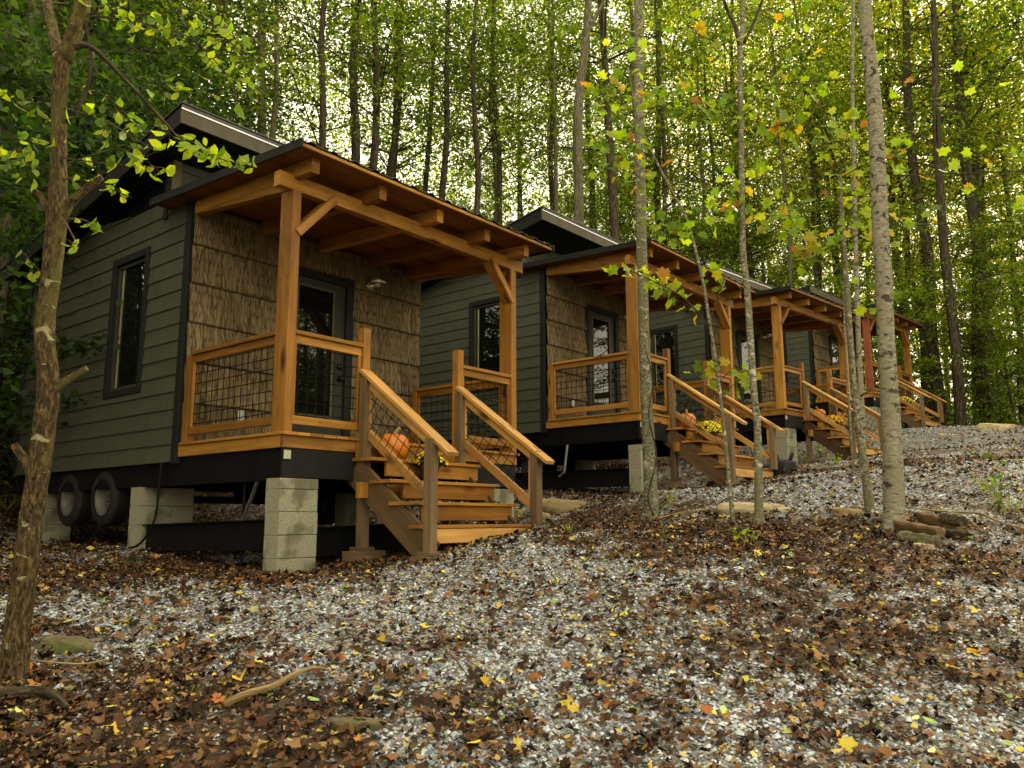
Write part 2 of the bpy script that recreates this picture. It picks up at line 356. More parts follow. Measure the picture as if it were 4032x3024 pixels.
def tag(o, label=None, cat=None, group=None, kind=None):
    if label: o['label'] = label
    if cat: o['category'] = cat
    if group: o['group'] = group
    if kind: o['kind'] = kind
    return o
def empty(name, loc=(0, 0, 0), rz=0):
    o = bpy.data.objects.new(name, None); COL.objects.link(o); o.location = tuple(loc); o.rotation_euler = (0, 0, rz); o.empty_display_size = .2; return o
def copy_tree(o, parent=None):
    c = o.copy(); COL.objects.link(c)
    if parent: c.parent = parent
    for ch in KIDS.get(o.name, []) or list(o.children): copy_tree(ch, c)
    return c
KIDS = {}

# ------------------------------------------------------------------ the cabin
Dp, W, LW, PA, PB, HB, HR, A1, A2, HN = 1.728, 3.2, 4.088, .09, .188, 2.2, .913, .868, 2.196, 1.07
ZB = 1.2   # root sits 1.2 m under the deck
def lift(mb): mb.v = [(x, y, z+ZB) for x, y, z in mb.v]; return mb
def P(mb, name, mat, parent, smooth=False): return lift(mb).build(name, mat, parent, smooth)
def clip_poly(pts, f):      # keep f(p) >= 0
    out = []
    for i in range(len(pts)):
        p, q = pts[i], pts[(i+1) % len(pts)]; fp, fq = f(p), f(q)
        if fp >= 0: out.append(p)
        if (fp >= 0) != (fq >= 0):
            k = fp/(fp-fq); out.append((p[0]+(q[0]-p[0])*k, p[1]+(q[1]-p[1])*k))
    return out
def roof_top(b): return 3.42-.189*(b-1.53)
def laps(mb, u0, u1, z0, z1, place, holes=(), top=None, ex=.178):
    """lapped boards: place(u, z, out) -> 3D; each board is a real wedge"""
    z = z0
    while z < z1-.01:
        zt = min(z+ex, z1); rects = [(u0, u1, z, zt)]
        for (h0, h1, k0, k1) in holes:
            nr = []
            for (a, b2, c, d) in rects:
                if k1 <= c or k0 >= d: nr.append((a, b2, c, d)); continue
                nr.append((a, h0, c, d)); nr.append((h1, b2, c, d))
                if c < k0: nr.append((h0, h1, c, k0))
                if d > k1: nr.append((h0, h1, k1, d))
            rects = nr
        nr = []
        for (a, b2, c, d) in rects:
            if b2-a > 1.3: m_ = random.uniform(a+.3, b2-.3); nr += [(a, m_-.003, c, d), (m_+.003, b2, c, d)]
            else: nr.append((a, b2, c, d))
        rects = nr
        for (a, b2, c, d) in rects:
            r1, r2 = random.random()*20, random.random()*20
            poly = [(a, c), (b2, c), (b2, d), (a, d)]
            if top: poly = clip_poly(poly, lambda p: top(p[0])-p[1])
            if len(poly) < 3: continue
            f = lambda q: .014*(1-(q-z)/ex)+.002
            mb.face([place(u, q, f(q)) for u, q in poly], [(u+r1, q+r2) for u, q in poly])
            if abs(c-z) < 1e-6 and poly[0][1] == c:
                us = [u for u, q in poly if abs(q-c) < 1e-6]
                if len(us) >= 2:
                    ua, ub = min(us), max(us); mb.face([place(ua, c, 0), place(ub, c, 0), place(ub, c, f(c)), place(ua, c, f(c))], [(0, 0), (1, 0), (1, .01), (0, .01)])
        z = zt
def grid_wires(mb, o, eu, ev, U, V, su, sv, r=.0046, poly=None):
    """wire grid in the plane o + u*eu + v*ev"""
    o, eu, ev = Vector(o), Vector(eu), Vector(ev); n = eu.cross(ev).normalized()*r
    k = su/2
    while k < U: mb.tube([o+eu*k+n, o+eu*k+ev*V+n], r, 4); k += su
    k = sv/2
    while k < V: mb.tube([o+ev*k-n, o+eu*U+ev*k-n], r, 4); k += sv
def clip_seg(p, q, poly):
    t0, t1 = 0., 1.; d = (q[0]-p[0], q[1]-p[1])
    for i in range(len(poly)):
        a, b = poly[i], poly[(i+1) % len(poly)]; nx, ny = -(b[1]-a[1]), b[0]-a[0]
        f0 = (p[0]-a[0])*nx+(p[1]-a[1])*ny; fd = d[0]*nx+d[1]*ny
        if abs(fd) < 1e-9:
            if f0 < 0: return None
            continue
        k = -f0/fd
        if fd > 0: t0 = max(t0, k)
        else: t1 = min(t1, k)
    if t0 >= t1: return None
    return ((p[0]+d[0]*t0, p[1]+d[1]*t0), (p[0]+d[0]*t1, p[1]+d[1]*t1))

def make_window(parent, side, b0, b1, z0, z1):
    # side wall window in plane a = const; side = -1 (a=0, faces -a) or +1
    A = 0 if side < 0 else W+.08; s = side
    def rng_(x0, x1): return (min(A+s*x0, A+s*x1), max(A+s*x0, A+s*x1))
    fr = MB(); x0, x1 = rng_(-.05, .028); w_ = .085
    fr.box(x0, x1, b0, b1, z1-w_, z1); fr.box(x0, x1, b0, b1, z0, z0+w_*.8)
    fr.box(x0, x1, b0, b0+w_, z0+w_*.8, z1-w_); fr.box(x0, x1, b1-w_, b1, z0+w_*.8, z1-w_)
    win = P(fr, 'window', 'trim', parent)
    sa = MB(); x0, x1 = rng_(-.055, -.01); bb0, bb1, zz0, zz1 = b0+w_, b1-w_, z0+w_*.8, z1-w_
    sa.box(x0, x1, bb0, bb1, zz1-.045, zz1); sa.box(x0, x1, bb0, bb1, zz0, zz0+.045)
    sa.box(x0, x1, bb0, bb0+.045, zz0+.045, zz1-.045); sa.box(x0, x1, bb1-.045, bb1, zz0+.045, zz1-.045)
    P(sa, 'sash', 'door', win)
    g = MB(); x0, x1 = rng_(-.05, -.04); g.box(x0, x1, bb0+.045, bb1-.045, zz0+.045, zz1-.045, ch=.0005); P(g, 'pane', 'glass', win)
    if side < 0:
        c = MB(); x0, x1 = rng_(-.04, -.028); c.box(x0, x1, bb1-.105, bb1-.075, zz0+.045, zz1-.045); P(c, 'sash_edge', 'curtain', win)

def bark_wall(parent):
    nx, nz = 600, 330; w_, h_ = W+.06, 2.5
    X, Z = np.meshgrid(np.linspace(.0, w_, nx), np.linspace(-.02, h_-.02, nz)); x, z = X.ravel(), Z.ravel()
    row = np.floor(z/.413); fz = z/.413-row; h = np.zeros_like(x); tone = np.zeros_like(x)
    wd = [.62, .95, .8, .7, .5, .66, .6]
    for r in range(-1, 7):
        mrow = row == r; off = (r*.37) % .9
        pid = np.floor((x[mrow]+off)/.92); fx = (x[mrow]+off)/.92-pid; sd = pid*3+r*11
        xx = x[mrow]+vnoise(z[mrow], x[mrow]*.6, .16, 5)*.03+vnoise(z[mrow], x[mrow], .05, 6)*.008
        f = np.abs(vnoise(xx+sd, z[mrow]*.14, .0165, 3)*2-1); f2 = np.abs(vnoise(xx+sd*2, z[mrow]*.22, .009, 4)*2-1)
        hh = np.clip(f*1.5, 0, 1)*.7+f2*.3
        hh *= .55+.6*vnoise(xx+sd, z[mrow], .3, 8)
        edge = np.clip(np.minimum(fx, 1-fx)*110-.2, 0, 1)
        h[mrow] = hh*edge; tone[mrow] = .25+.75*((np.sin(sd*12.9898)*43758.5453) % 1)*.6+.35*vnoise(xx, z[mrow], .5, 9)
    lapd = .028*(1-fz)
    d = .012+h*.013+lapd*np.where(h > .02, 1, .3); d = np.where((fz < .03), d-.0, d)
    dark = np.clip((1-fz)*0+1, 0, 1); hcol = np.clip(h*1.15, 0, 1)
    hcol = np.where(fz > .965+.03*(vnoise(x, z*0+row, .04, 13)-.5), hcol*.12, hcol)  # shadow line under each overlapping bark row, painted into the colour
    V = np.c_[x, Dp-.005-d, z+ZB]; ii = np.arange(nx*nz).reshape(nz, nx)
    F = np.c_[ii[:-1, :-1].ravel(), ii[:-1, 1:].ravel(), ii[1:, 1:].ravel(), ii[1:, :-1].ravel()]
    cx, cz = x[F].mean(1), z[F].mean(1)
    keep = ~((cx > 1.10) & (cx < 2.11) & (cz < 2.13)); F = F[keep]
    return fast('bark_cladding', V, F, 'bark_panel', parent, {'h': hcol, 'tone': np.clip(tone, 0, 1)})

def make_cabin(wood):
    root = empty('cabin')
    # --- walls
    roofz = lambda b: roof_top(b)-.17 if b > 2.2 else min(roof_top(b)-.17, 2.55)
    hole = (2.556, 3.408, .593, 2.214)
    for side, A in ((-1, 0.), (1, W+.08)):
        mb = MB(); pl = lambda u, q, o, A=A, side=side: (A+side*o, u, q)
        laps(mb, Dp+.1, Dp+LW-.1, -.181, 3.4, pl, [hole], lambda b: roofz(b))
        ins = .06*(-side)
        o = P(mb, 'side_wall', 'siding', root)
        bk = MB(); pts = [(Dp, -.17), (Dp+LW, -.17), (Dp+LW, roofz(Dp+LW)-.01), (2.23, roofz(2.23)-.01), (2.2, 2.5), (Dp, 2.5)]
        bk.face([(A+ins, u, q) for u, q in pts]); P(bk, 'wall_backing', 'steel', root)  # black sheet added to keep the cabin light-tight, stands for the dark interior
        make_window(root, side, *hole)
        for (b0, b1, zt) in ((Dp, Dp+.1, 2.5), (Dp+LW-.1, Dp+LW, roofz(Dp+LW-.1))):
            tr = MB(); x0, x1 = sorted((A-side*.05, A+side*.024)); tr.box(x0, x1, b0, b1, -.20, zt, 2); P(tr, 'corner_board', 'trim', root)
        tr = MB(); x0, x1 = sorted((A-side*.05, A+side*.024)); tr.box(x0, x1, 2.235, 2.315, 2.45, roofz(2.3), 2); P(tr, 'corner_board', 'trim', root)
    mb = MB(); laps(mb, 0, W+.08, -.181, 2.45, lambda u, q, o: (u, Dp+LW+o, q)); P(mb, 'rear_wall', 'siding', root)
    mb = MB(); laps(mb, .0, W+.08, 2.5, 3.14, lambda u, q, o: (u, 2.23-o, q)); P(mb, 'upper_wall', 'siding', root)
    mb = MB(); mb.box(-.0, .1, 2.2, 2.232, 2.45, 3.14, 2); mb.box(W-.02, W+.08, 2.2, 2.232, 2.45, 3.14, 2); P(mb, 'upper_corner_board', 'fascia', root)
    bark_wall(root)
    bk = MB()   # sheathing behind the bark, floor
    bk.box(.01, 1.10, Dp, Dp+.05, -.15, 2.5); bk.box(2.11, W+.07, Dp, Dp+.05, -.15, 2.5); bk.box(1.10, 2.11, Dp, Dp+.05, 2.13, 2.5)
    P(bk, 'sheathing', 'steel', root)
    bk = MB(); bk.box(.03, W+.05, Dp, Dp+LW-.02, -.2, -.15); P(bk, 'subfloor_panel', 'steel', root)
    # --- door
    d = MB(); bq = Dp-.045
    d.box(1.08, 1.19, bq-.0, Dp+.03, 0.0, 2.04, 2); d.box(2.02, 2.13, bq, Dp+.03, 0.0, 2.04, 2); d.box(1.08, 2.13, bq, Dp+.03, 2.04, 2.15)
    door = P(d, 'door_frame', 'trim', root)
    d = MB(); y0, y1 = Dp-.01, Dp+.03
    d.box(1.19, 1.33, y0, y1, .02, 2.04, 2); d.box(1.84, 2.02, y0, y1, .02, 2.04, 2); d.box(1.33, 1.84, y0, y1, 1.94, 2.04); d.box(1.33, 1.84, y0, y1, .02, .43)
    dr = P(d, 'door', 'door', root)
    d = MB(); d.box(1.315, 1.34, y0-.014, y0+.001, .42, 1.95, 2); d.box(1.83, 1.855, y0-.014, y0+.001, .42, 1.95, 2); d.box(1.34, 1.83, y0-.014, y0+.001, 1.925, 1.95); d.box(1.34, 1.83, y0-.014, y0+.001, .42, .445)
    P(d, 'glass_bead', 'fascia', dr)
    d = MB(); d.box(1.33, 1.84, y0+.008, y0+.016, .43, 1.94, ch=.0005); P(d, 'glass', 'glass', dr)
    d = MB(); d.lathe([(.0, Dp-.012), (.034, Dp-.012), (.034, Dp-.022), (.016, Dp-.03), (.016, Dp-.045), (.030, Dp-.055), (.032, Dp-.07), (.02, Dp-.085), (0, Dp-.088)], (1.955, 0, .90), 1); P(d, 'door_knob', 'black', dr, True)
    d = MB(); d.lathe([(.0, Dp-.012), (.036, Dp-.012), (.034, Dp-.035), (.02, Dp-.04), (0, Dp-.041)], (1.955, 0, 1.045), 1); P(d, 'deadbolt', 'black', dr, True)
    d = MB(); d.box(1.19, 2.02, Dp-.09, Dp-.01, .0, .028); P(d, 'threshold', 'galv', door)
    # --- lamp, outlet
    l = MB(); l.lathe([(0, Dp-.03), (.062, Dp-.03), (.062, Dp-.045), (.045, Dp-.052), (.045, Dp-.06), (.03, Dp-.066), (.03, Dp-.11), (0, Dp-.112)], (2.38, 0, 2.13), 1); lm = P(l, 'wall_lamp', 'galv', root, True)
    l = MB(); l.lathe([(0, .085), (.045, .082), (.085, .06), (.105, .02), (.108, -.02), (.104, -.02), (.095, .02), (.0, .06)], (2.38, Dp-.17, 2.15), 2); P(l, 'lamp_shade', 'alum', lm, True)
    l = MB(); l.lathe([(0, .05), (.035, .045), (.04, .0), (.03, -.03), (0, -.04)], (2.38, Dp-.17, 2.14), 2, 12); P(l, 'lamp_globe', 'white', lm, True)
    l = MB(); l.box(.60, .675, Dp-.075, Dp-.03, .27, .385); P(l, 'outlet_cover', 'galv', root)
    # --- main roof
    sl = -.189; ov = .3; r0, r1 = 1.53, 6.12
    up = Vector((0, -sl, 1)).normalized()
    mb = MB(); zc = lambda b: roof_top(b)-.03; mb.beam((W/2+.04, r0+.03, zc(r0+.03)-.04), (W/2+.04, r1-.02, zc(r1-.02)-.04), W+.08+2*ov-.06, .05, up=(0, 0, 1)); rf = P(mb, 'main_roof', 'trim', root)
    mb = MB(); mb.beam((W/2+.04, r0-.02, roof_top(r0-.02)+.008), (W/2+.04, r1, roof_top(r1)+.008), W+.08+2*ov+.03, .012)
    for k in range(9): a = -ov+.02+k*(W+.08+2*ov-.04)/8; mb.beam((a, r0-.02, roof_top(r0-.02)+.028), (a, r1, roof_top(r1)+.028), .025, .03)
    P(mb, 'metal_roofing', 'metal_roof', rf)
    mb = MB(); mb.box(-ov, W+.08+ov, r0, r0+.028, roof_top(r0)-.20, roof_top(r0)-.004); P(mb, 'front_fascia', 'fascia', rf)
    mb = MB(); mb.box(-ov-.005, W+.085+ov, r0-.008, r0-.0005, roof_top(r0)-.055, roof_top(r0)-.035); P(mb, 'drip_edge', 'drip', rf)
    mb = MB(); mb.box(-ov-.005, W+.085+ov, r0-.010, r0-.0005, roof_top(r0)-.033, roof_top(r0)-.001); P(mb, 'gutter_trim', 'metal_roof', rf)
    for a in (-ov+.0, W+.08+ov-.028):
        mb = MB(); mb.beam((a+.014, r0+.03, roof_top(r0+.03)-.105), (a+.014, r1, roof_top(r1)-.105), .028, .19); P(mb, 'rake_board', 'trim', rf)
    mb = MB(); mb.beam((W/2+.04, r0+.03, roof_top(r0)-.165), (W/2+.04, 2.20, roof_top(2.20)-.165), W+.08+2*ov-.07, .012); P(mb, 'soffit', 'trim', rf)
    # --- porch roof
    pz = lambda b: 2.478+(b+.371)*(2.60-2.478)/2.55; b0, b1, al, ar = -.371, 2.215, -.211, W+.211
    mb = MB(); n_ = 20
    for k in range(n_):    # boards running along a
        c0 = b0+.02+(b1-b0-.02)*k/n_; c1 = b0+.02+(b1-b0-.02)*(k+1)/n_-.004
        mb.beam((al+.01, (c0+c1)/2, pz((c0+c1)/2)-.04), (ar-.01, (c0+c1)/2, pz((c0+c1)/2)-.04), c1-c0, .02, ch=.002)
    pr = P(mb, 'porch_roof', 'soffit', root)
    mb = MB(); nn = 150; V1 = []; prof = []
    for k in range(nn+1):
        a = al-.02+(ar-al+.04)*k/nn; ph = (k % 10)/10.; prof.append((a, .018 if .35 < ph < .65 else .0))
    for (a, h), (a2, h2) in zip(prof, prof[1:]):
        mb.face([(a, b0-.03, pz(b0)-.012+h), (a2, b0-.03, pz(b0)-.012+h2), (a2, b1, pz(b1)-.012+h2), (a, b1, pz(b1)-.012+h)])
        mb.face([(a, b0-.03, pz(b0)-.018+h), (a2, b0-.03, pz(b0)-.018+h2), (a2, b0-.03, pz(b0)-.012+h2), (a, b0-.03, pz(b0)-.012+h)])
    P(mb, 'corrugated_sheet', 'metal_roof', pr)
    mb = MB(); mb.box(al, ar, b0-.012, b0+.01, pz(b0)-.055, pz(b0)-.02); P(mb, 'front_edge_board', wood, pr)
    for a in (al-.018, ar+.0):
        mb = MB(); mb.beam((a+.009, b0-.035, pz(b0)-.035), (a+.009, b1, pz(b1)-.035), .018, .085); P(mb, 'rake_trim', 'trim', pr)
    for k, a in enumerate((.0, .80, 1.59, 2.34, 3.04)):
        mb = MB(); mb.beam((a+.045, -.25, pz(-.25)-.052-.068), (a+.045, Dp-.03, pz(Dp)-.052-.068), .088, .135); P(mb, 'rafter', wood, root)
    # --- porch frame
    for a in (0, W-PA):
        mb = MB(); mb.box(a, a+PA, 0, PB, .001, HB, 2); P(mb, 'porch_post', wood, root)
    mb = MB(); mb.box(-.143, W+.14, .012, .10, HB, HB+.142); P(mb, 'front_beam', wood, root)
    for a in (.004, W-PA+.004):
        mb = MB(); mb.beam((a+.04, .1025, HB+.075), (a+.04, Dp-.03, HB+.245), .08, .13); P(mb, 'side_beam', wood, root)
    for s_, a in ((1, PA), (-1, W-PA)):
        mb = MB(); mb.beam((a-s_*.03, .05, HB-.40), (a+s_*.37, .05, HB+.035), .076, .135, up=(0, 1, 0)); P(mb, 'brace', wood, root)
    # --- deck
    mb = MB(); k = 0; a = -.02
    while a < W+.0:
        e = min(a+.138, W+.02); mb.box(a, e, -.032, Dp-.035, -.028, 0, 1); a += .143
    dk = P(mb, 'deck', wood, root)
    mb = MB(); mb.box(0, W, -.0, .036, -.138, -.029); mb.box(0, .036, .037, Dp-.0, -.138, -.029); mb.box(W-.036, W, .037, Dp, -.138, -.029); P(mb, 'deck_fascia', wood, root)
    # --- steel chassis
    mb = MB(); mb.box(.015, W-.015, .012, .04, -.395, -.139)
    ch = P(mb, 'front_plate', 'frame_paint', root)
    mb = MB(); mb.box(.02, .09, -.0, .011, -.235, -.16, ch=.002); P(mb, 'name_plate', 'plate', ch)
    mb = MB()
    for a in (.03, W-.05):
        mb.box(a, a+.012, .04, Dp+LW-.1, -.40, -.145); mb.box(a-.0, a+.08, .04, Dp+LW-.1, -.415, -.4)
    for b in (.5, 1.2, 1.9, 2.6, 3.3, 4.0, 4.7, 5.4): mb.box(.05, W-.05, b, b+.05, -.33, -.205)
    mb.box(.03, W-.03, .05, 1.7, -.18, -.14, ch=.001)
    P(mb, 'chassis', 'steel', root)
    mb = MB()
    for b in (3.33, 4.21): mb.tube([(.2, b, -.5), (W-.2, b, -.5)], .035, 10)
    P(mb, 'axle', 'steel', root)
    for a, sg in ((.02, -1), (W-.22, 1)):
        for b in (3.33, 4.21):
            tmb = MB(); r, wd = .315, .2; prof = [(.20, 0), (.27, .0), (r-.015, .015), (r, .035)]
            for q in range(9): prof += [(r, .04+q*.014), (r-.008, .045+q*.014)]
            prof += [(r, wd-.035), (r-.015, wd-.015), (.27, wd), (.20, wd)]
            tmb.lathe([(p_[0], p_[1]+a) for p_ in prof], (0, b, -.505), 0, 32, False); ty = P(tmb, 'wheel', 'rubber', root, True)
            rm = MB(); off = a+.012 if sg < 0 else a+wd-.012
            rm.lathe([(0, off-sg*.07), (.06, off-sg*.07), (.065, off-sg*.05), (.09, off-sg*.06), (.15, off-sg*.09), (.17, off-sg*.02), (.195, off), (.21, off), (.21, off-sg*.02)], (0, b, -.505), 0, 28, False)
            for q in range(5):
                an = q*2*math.pi/5; rm.tube([(off-sg*.06, b+.04*math.cos(an), -.505+.04*math.sin(an)), (off-sg*.04, b+.04*math.cos(an), -.505+.04*math.sin(an))], .01, 6)
            P(rm, 'rim', 'rim', ty, True)
    # --- railings
    def railing(p, q, mat=wood):
        """p,q = (a,b) ends at deck"""
        p = Vector((*p, 0)); q = Vector((*q, 0)); d = (q-p).normalized(); Lr = (q-p).length; up = Vector((0, 0, 1)); mb = MB()
        mb.beam(p+up*(HR-.019), q+up*(HR-.019), .088, .038); mb.beam(p+up*(HR-.038-.04), q+up*(HR-.038-.04), .038, .078)
        mb.beam(p+up*.112, q+up*.112, .038, .075)
        for e, s_ in ((p, 1), (q, -1)): mb.beam(e+d*s_*.02+up*.15, e+d*s_*.02+up*(HR-.117), .036, .036, up=(0, 1, 0))
        r_ = P(mb, 'railing', mat, root)
        wm = MB(); grid_wires(wm, p+d*.02+up*.13, d, up, Lr-.04, HR-.117-.1, .1, .1); P(wm, 'wire_mesh', 'wire', r_); return r_
    railing((.045, PB), (.045, Dp-.13)); railing((PA, .045), (A1, .045)); railing((A2+.09, .045), (W-PA, .045)); railing((W-.045, PB), (W-.045, Dp-.13))
    for a in (.0, W-.088):
        mb = MB(); mb.box(a, a+.088, Dp-.13, Dp-.045, .001, HR-.04, 2); P(mb, 'wall_post', wood, root)
    for a in (A1, A2):
        mb = MB(); mb.box(a, a+.088, 0, .088, .001, HN, 2); P(mb, 'newel_post', wood, root)
    # --- staircase
    st = MB(); TZ = (-.19, -.40, -.60, -.80); TB = (-.25, -.51, -.77, -1.03)
    for a in (.80, 2.12):
        st.beam((a+.02, .02, -.30), (a+.02, -1.0, -1.06), .04, .27, up=(0, 0, 1))
    stair = P(st, 'staircase', 'stringer', root)
    for zt, bt in zip(TZ, TB):
        mb = MB(); mb.box(.77, 2.27 if bt > -1 else 2.17, bt-.015, bt+.13, zt-.03, zt); mb.box(.775, 2.26 if bt > -1 else 2.16, bt+.135, bt+.27, zt-.03, zt); P(mb, 'tread', 'cedar' if wood != 'cedar_red' else wood, stair)
    mb = MB(); mb.box(.80, 2.22, -.018, -.001, -.185, -.03); P(mb, 'riser', wood, stair)
    for (a0, a1_, b, z0, z1) in ((.98, 2.255, -.235, -.355, -.222), (.955, 2.215, -.495, -.565, -.432), (.93, 2.185, -.755, -.765, -.632), (.80, 2.21, -1.035, -.955, -.832)):
        mb = MB(); mb.box(a0, a1_, b, b+.03, z0, z1); P(mb, 'riser', wood if b > -1 else 'cedar_yellow', stair)
    mb = MB(); mb.box(.70, .80, -.20, -.16, -.56, -.42); mb.box(.72, 2.2, -.16, -.12, -.56, -.42); P(mb, 'cross_brace', wood, stair)
    posts = [((.825, -.095), (-1.0, .575)), ((.725, -1.07), (-1.02, -.075)), ((2.14, -.095), (-.95, .575)), ((2.12, -1.12), (-.80, -.095))]
    for (a, b), (z0, z1) in posts:
        mb = MB(); mb.box(a, a+.088, b, b+.088, z0, z1, 2); P(mb, 'stair_post', 'post_dark', stair)
        if z0 < -.9:
            mb = MB(); mb.box(a-.04, a+.13, b-.03, b+.12, z0-.035, z0); mb.box(a-.13, a+.25, b-.05, b+.11, z0-.125, z0-.036); P(mb, 'footing_block', 'post_dark', stair)
    for (a0, a1_) in ((.90, .80), (2.225, 2.16)):
        top0, top1 = Vector((a0, 0, .665)), Vector((a1_, -1.262, -.20)); d = (top1-top0).normalized(); nrm = Vector((0, -d.z, d.y)); nrm = nrm if nrm.z > 0 else -nrm
        mb = MB(); mb.beam(top0-nrm*.019-d*.0, top1-nrm*.019, .125, .036); P(mb, 'handrail', 'cedar_yellow', stair)
        mb = MB(); e0 = top0+d*.13-nrm*.080; e1 = top0+d*1.30-nrm*.080
        mb.beam(e0, e1, .038, .078); lo0 = e0+Vector((0, 0, -.475)); lo1 = e1+Vector((0, 0, -.475)); mb.beam(lo0, lo1, .038, .085)
        mb.beam(e0+d*.02+Vector((0, 0, -.05)), lo0+d*.02+Vector((0, 0, .05)), .036, .045, up=(0, 1, 0)); mb.beam(e1-d*.02+Vector((0, 0, -.05)), lo1-d*.02+Vector((0, 0, .05)), .036, .045, up=(0, 1, 0))
        fr = P(mb, 'stair_rail', 'cedar_yellow', stair)
        wm = MB(); Lr = (e1-e0).length; nv = Vector((0, 0, -1)); e_b = Vector((0, d.y, d.z)).normalized(); upn = Vector((0, d.z, -d.y)); upn = upn if upn.z < 0 else -upn
        # parallelogram in (s along d, t along upn)
        sv = d.dot(Vector((0, 0, -.475))); tv = upn.dot(Vector((0, 0, -.475))); poly = [(0, 0), (Lr, 0), (Lr+sv, tv), (sv, tv)]
        ar2 = sum(poly[i][0]*poly[(i+1) % 4][1]-poly[(i+1) % 4][0]*poly[i][1] for i in range(4))
        if ar2 < 0: poly = poly[::-1]
        for k in range(-12, 26):
            for pq in (((k*.1, -2), (k*.1, 3)), ((-3, k*.1), (4, k*.1))):
                c = clip_seg(*pq, poly)
                if c: wm.tube([e0+d*c[0][0]+upn*c[0][1], e0+d*c[1][0]+upn*c[1][1]], .0042, 4)
        P(wm, 'wire_mesh', 'wire', fr)
    return root
cab0 = make_cabin('cedar')
for ch in cab0.children_recursive: KIDS[ch.name] = []
cab_labels = ['nearest cabin, grey-green lap siding and bark-clad porch wall, large in front at left', 'second cabin from the left, its porch behind the pale mottled tree trunk', 'third cabin, porch half hidden by slender trunks, pumpkin on its stairs between trunks', 'farthest cabin at the right end of the row, behind the big pale birch trunk']
KIDS = {o.name: list(o.children) for o in [cab0]+list(cab0.children_recursive)}
cabs = [cab0]
for i in range(1, 4): cabs.append(copy_tree(cab0))
for i, c in enumerate(cabs):
    x, y, z, yaw = CAB[i]; c.location = (x, y, z-ZB); c.rotation_euler = (0, 0, R(yaw)); tag(c, cab_labels[i], 'cabin', 'cabins in a row on the slope')
for ch in cabs[3].children:       # the farthest porch has one darker, reddish post
    if ch.name.startswith('porch_post'):
        red = ch.data.copy(); red.materials[0] = MT['cedar_red']; ch.data = red; ch['label'] = 'dark reddish-brown stained post'; break

# ------------------------------------------------------------------ piers and beams under the cabins
def pier(i, a, b, wa, wb, ztop, label, wide_top=0, cap=True):
    p = cab_pt(i, a, b); g = min(gz(*cab_pt(i, a, b)[:2]), gz(*cab_pt(i, a+wa, b)[:2]), gz(*cab_pt(i, a, b+wb)[:2]))-.04
    top = CAB[i][2]+ztop; r = empty('block_pier', (p[0], p[1], g), R(CAB[i][3])); z = top-g; k = 0
    tag(r, label, 'concrete pier', 'concrete block piers under the cabins')
    while z > .02:
        h = .095 if (k == 0 and cap) else .195; z0 = max(z-h, 0); mb = MB(); jx, jy = random.uniform(-.004, .004), random.uniform(-.004, .004)
        e = wide_top if (wide_top and k < 2) else 0
        mb.box(jx, wa+jx+e, jy, wb+jy, z0+.003, z, 0, ch=.006); mb.build('block', 'block', r); z = z0; k += 1
    return r
pier(0, -.01, 0, .4, .2, -.40, 'stained concrete block pier under the front corner of the nearest cabin')
pier(0, -.0, 2.43, .4, .2, -.415, 'concrete block pier beside the tyres of the nearest cabin', wide_top=.2, cap=False)
pier(0, .0, 4.95, .4, .4, -.415, 'dark block pier behind the tyres at the rear of the nearest cabin', cap=False)
pier(0, 2.75, 0, .4, .2, -.415, 'block pier under the far front corner of the nearest cabin', cap=False)
pier(0, 1.35, 1.9, .4, .2, -.415, 'block pier in the dark below the middle of the nearest cabin', cap=False)
pier(0, 2.75, 2.5, .4, .2, -.415, 'block pier at the far side below the nearest cabin', cap=False)
pier(1, -.01, -.0, .4, .2, -.49, 'tall narrow block pier left of the pale trunk, under the second cabin')
pier(1, 1.4, 3.2, .4, .2, -.415, 'block pier in shade beneath the second cabin', cap=False)
pier(1, 2.7, .0, .4, .2, -.415, 'block pier behind the stairs of the second cabin', cap=False)
pier(1, 2.8, 3.0, .4, .2, -.415, 'block pier at the far side of the second cabin', cap=False)
pier(2, -.03, -.02, .42, .42, -.42, 'grey-blue stained block pier under the corner of the third cabin', cap=False)
pier(2, 2.7, 0, .4, .2, -.415, 'block pier behind the stairs of the third cabin', cap=False)
pier(3, -.0, 0, .4, .4, -.42, 'block pier under the corner of the farthest cabin', cap=False)
pier(3, 2.75, 0, .4, .2, -.415, 'block pier behind the stairs of the farthest cabin', cap=False)
for i, lb in ((0, 'black steel beam lying on the ground between the piers of the nearest cabin'), (1, 'black steel beam lying on the ground under the second cabin')):
    c = cab_pt(i, .1, .22); d = cab_pt(i, .1, 2.42); mb = MB(); zb = -.93 if i == 0 else -1.0
    zz = CAB[i][2]+zb
    p0 = Vector((c[0], c[1], zz+.05)); p1 = Vector((d[0], d[1], zz)) if i == 0 else Vector((*cab_pt(i, .1, 3.2)[:2], zz+.06))
    mb.beam(p0, p1, .02, .24); mb.beam(p0+Vector((0, 0, .127)), p1+Vector((0, 0, .127)), .12, .014); mb.beam(p0-Vector((0, 0, .127)), p1-Vector((0, 0, .127)), .12, .014)
    tag(mb.build('steel_beam', 'steel'), lb, 'steel beam')
# long steel beam crossing under the front of the nearest cabin
mb = MB(); p0 = cab_pt(0, .42, .32, -.96); p1 = cab_pt(0, 2.6, .32, -.90)
mb.beam(p0, p1, .02, .24); mb.beam(p0+np.array([0, 0, .127]), p1+np.array([0, 0, .127]), .12, .014); mb.beam(p0-np.array([0, 0, .127]), p1-np.array([0, 0, .127]), .12, .014)
tag(mb.build('steel_beam', 'steel'), 'black steel beam behind the front pier and stair footing of the nearest cabin', 'steel beam')
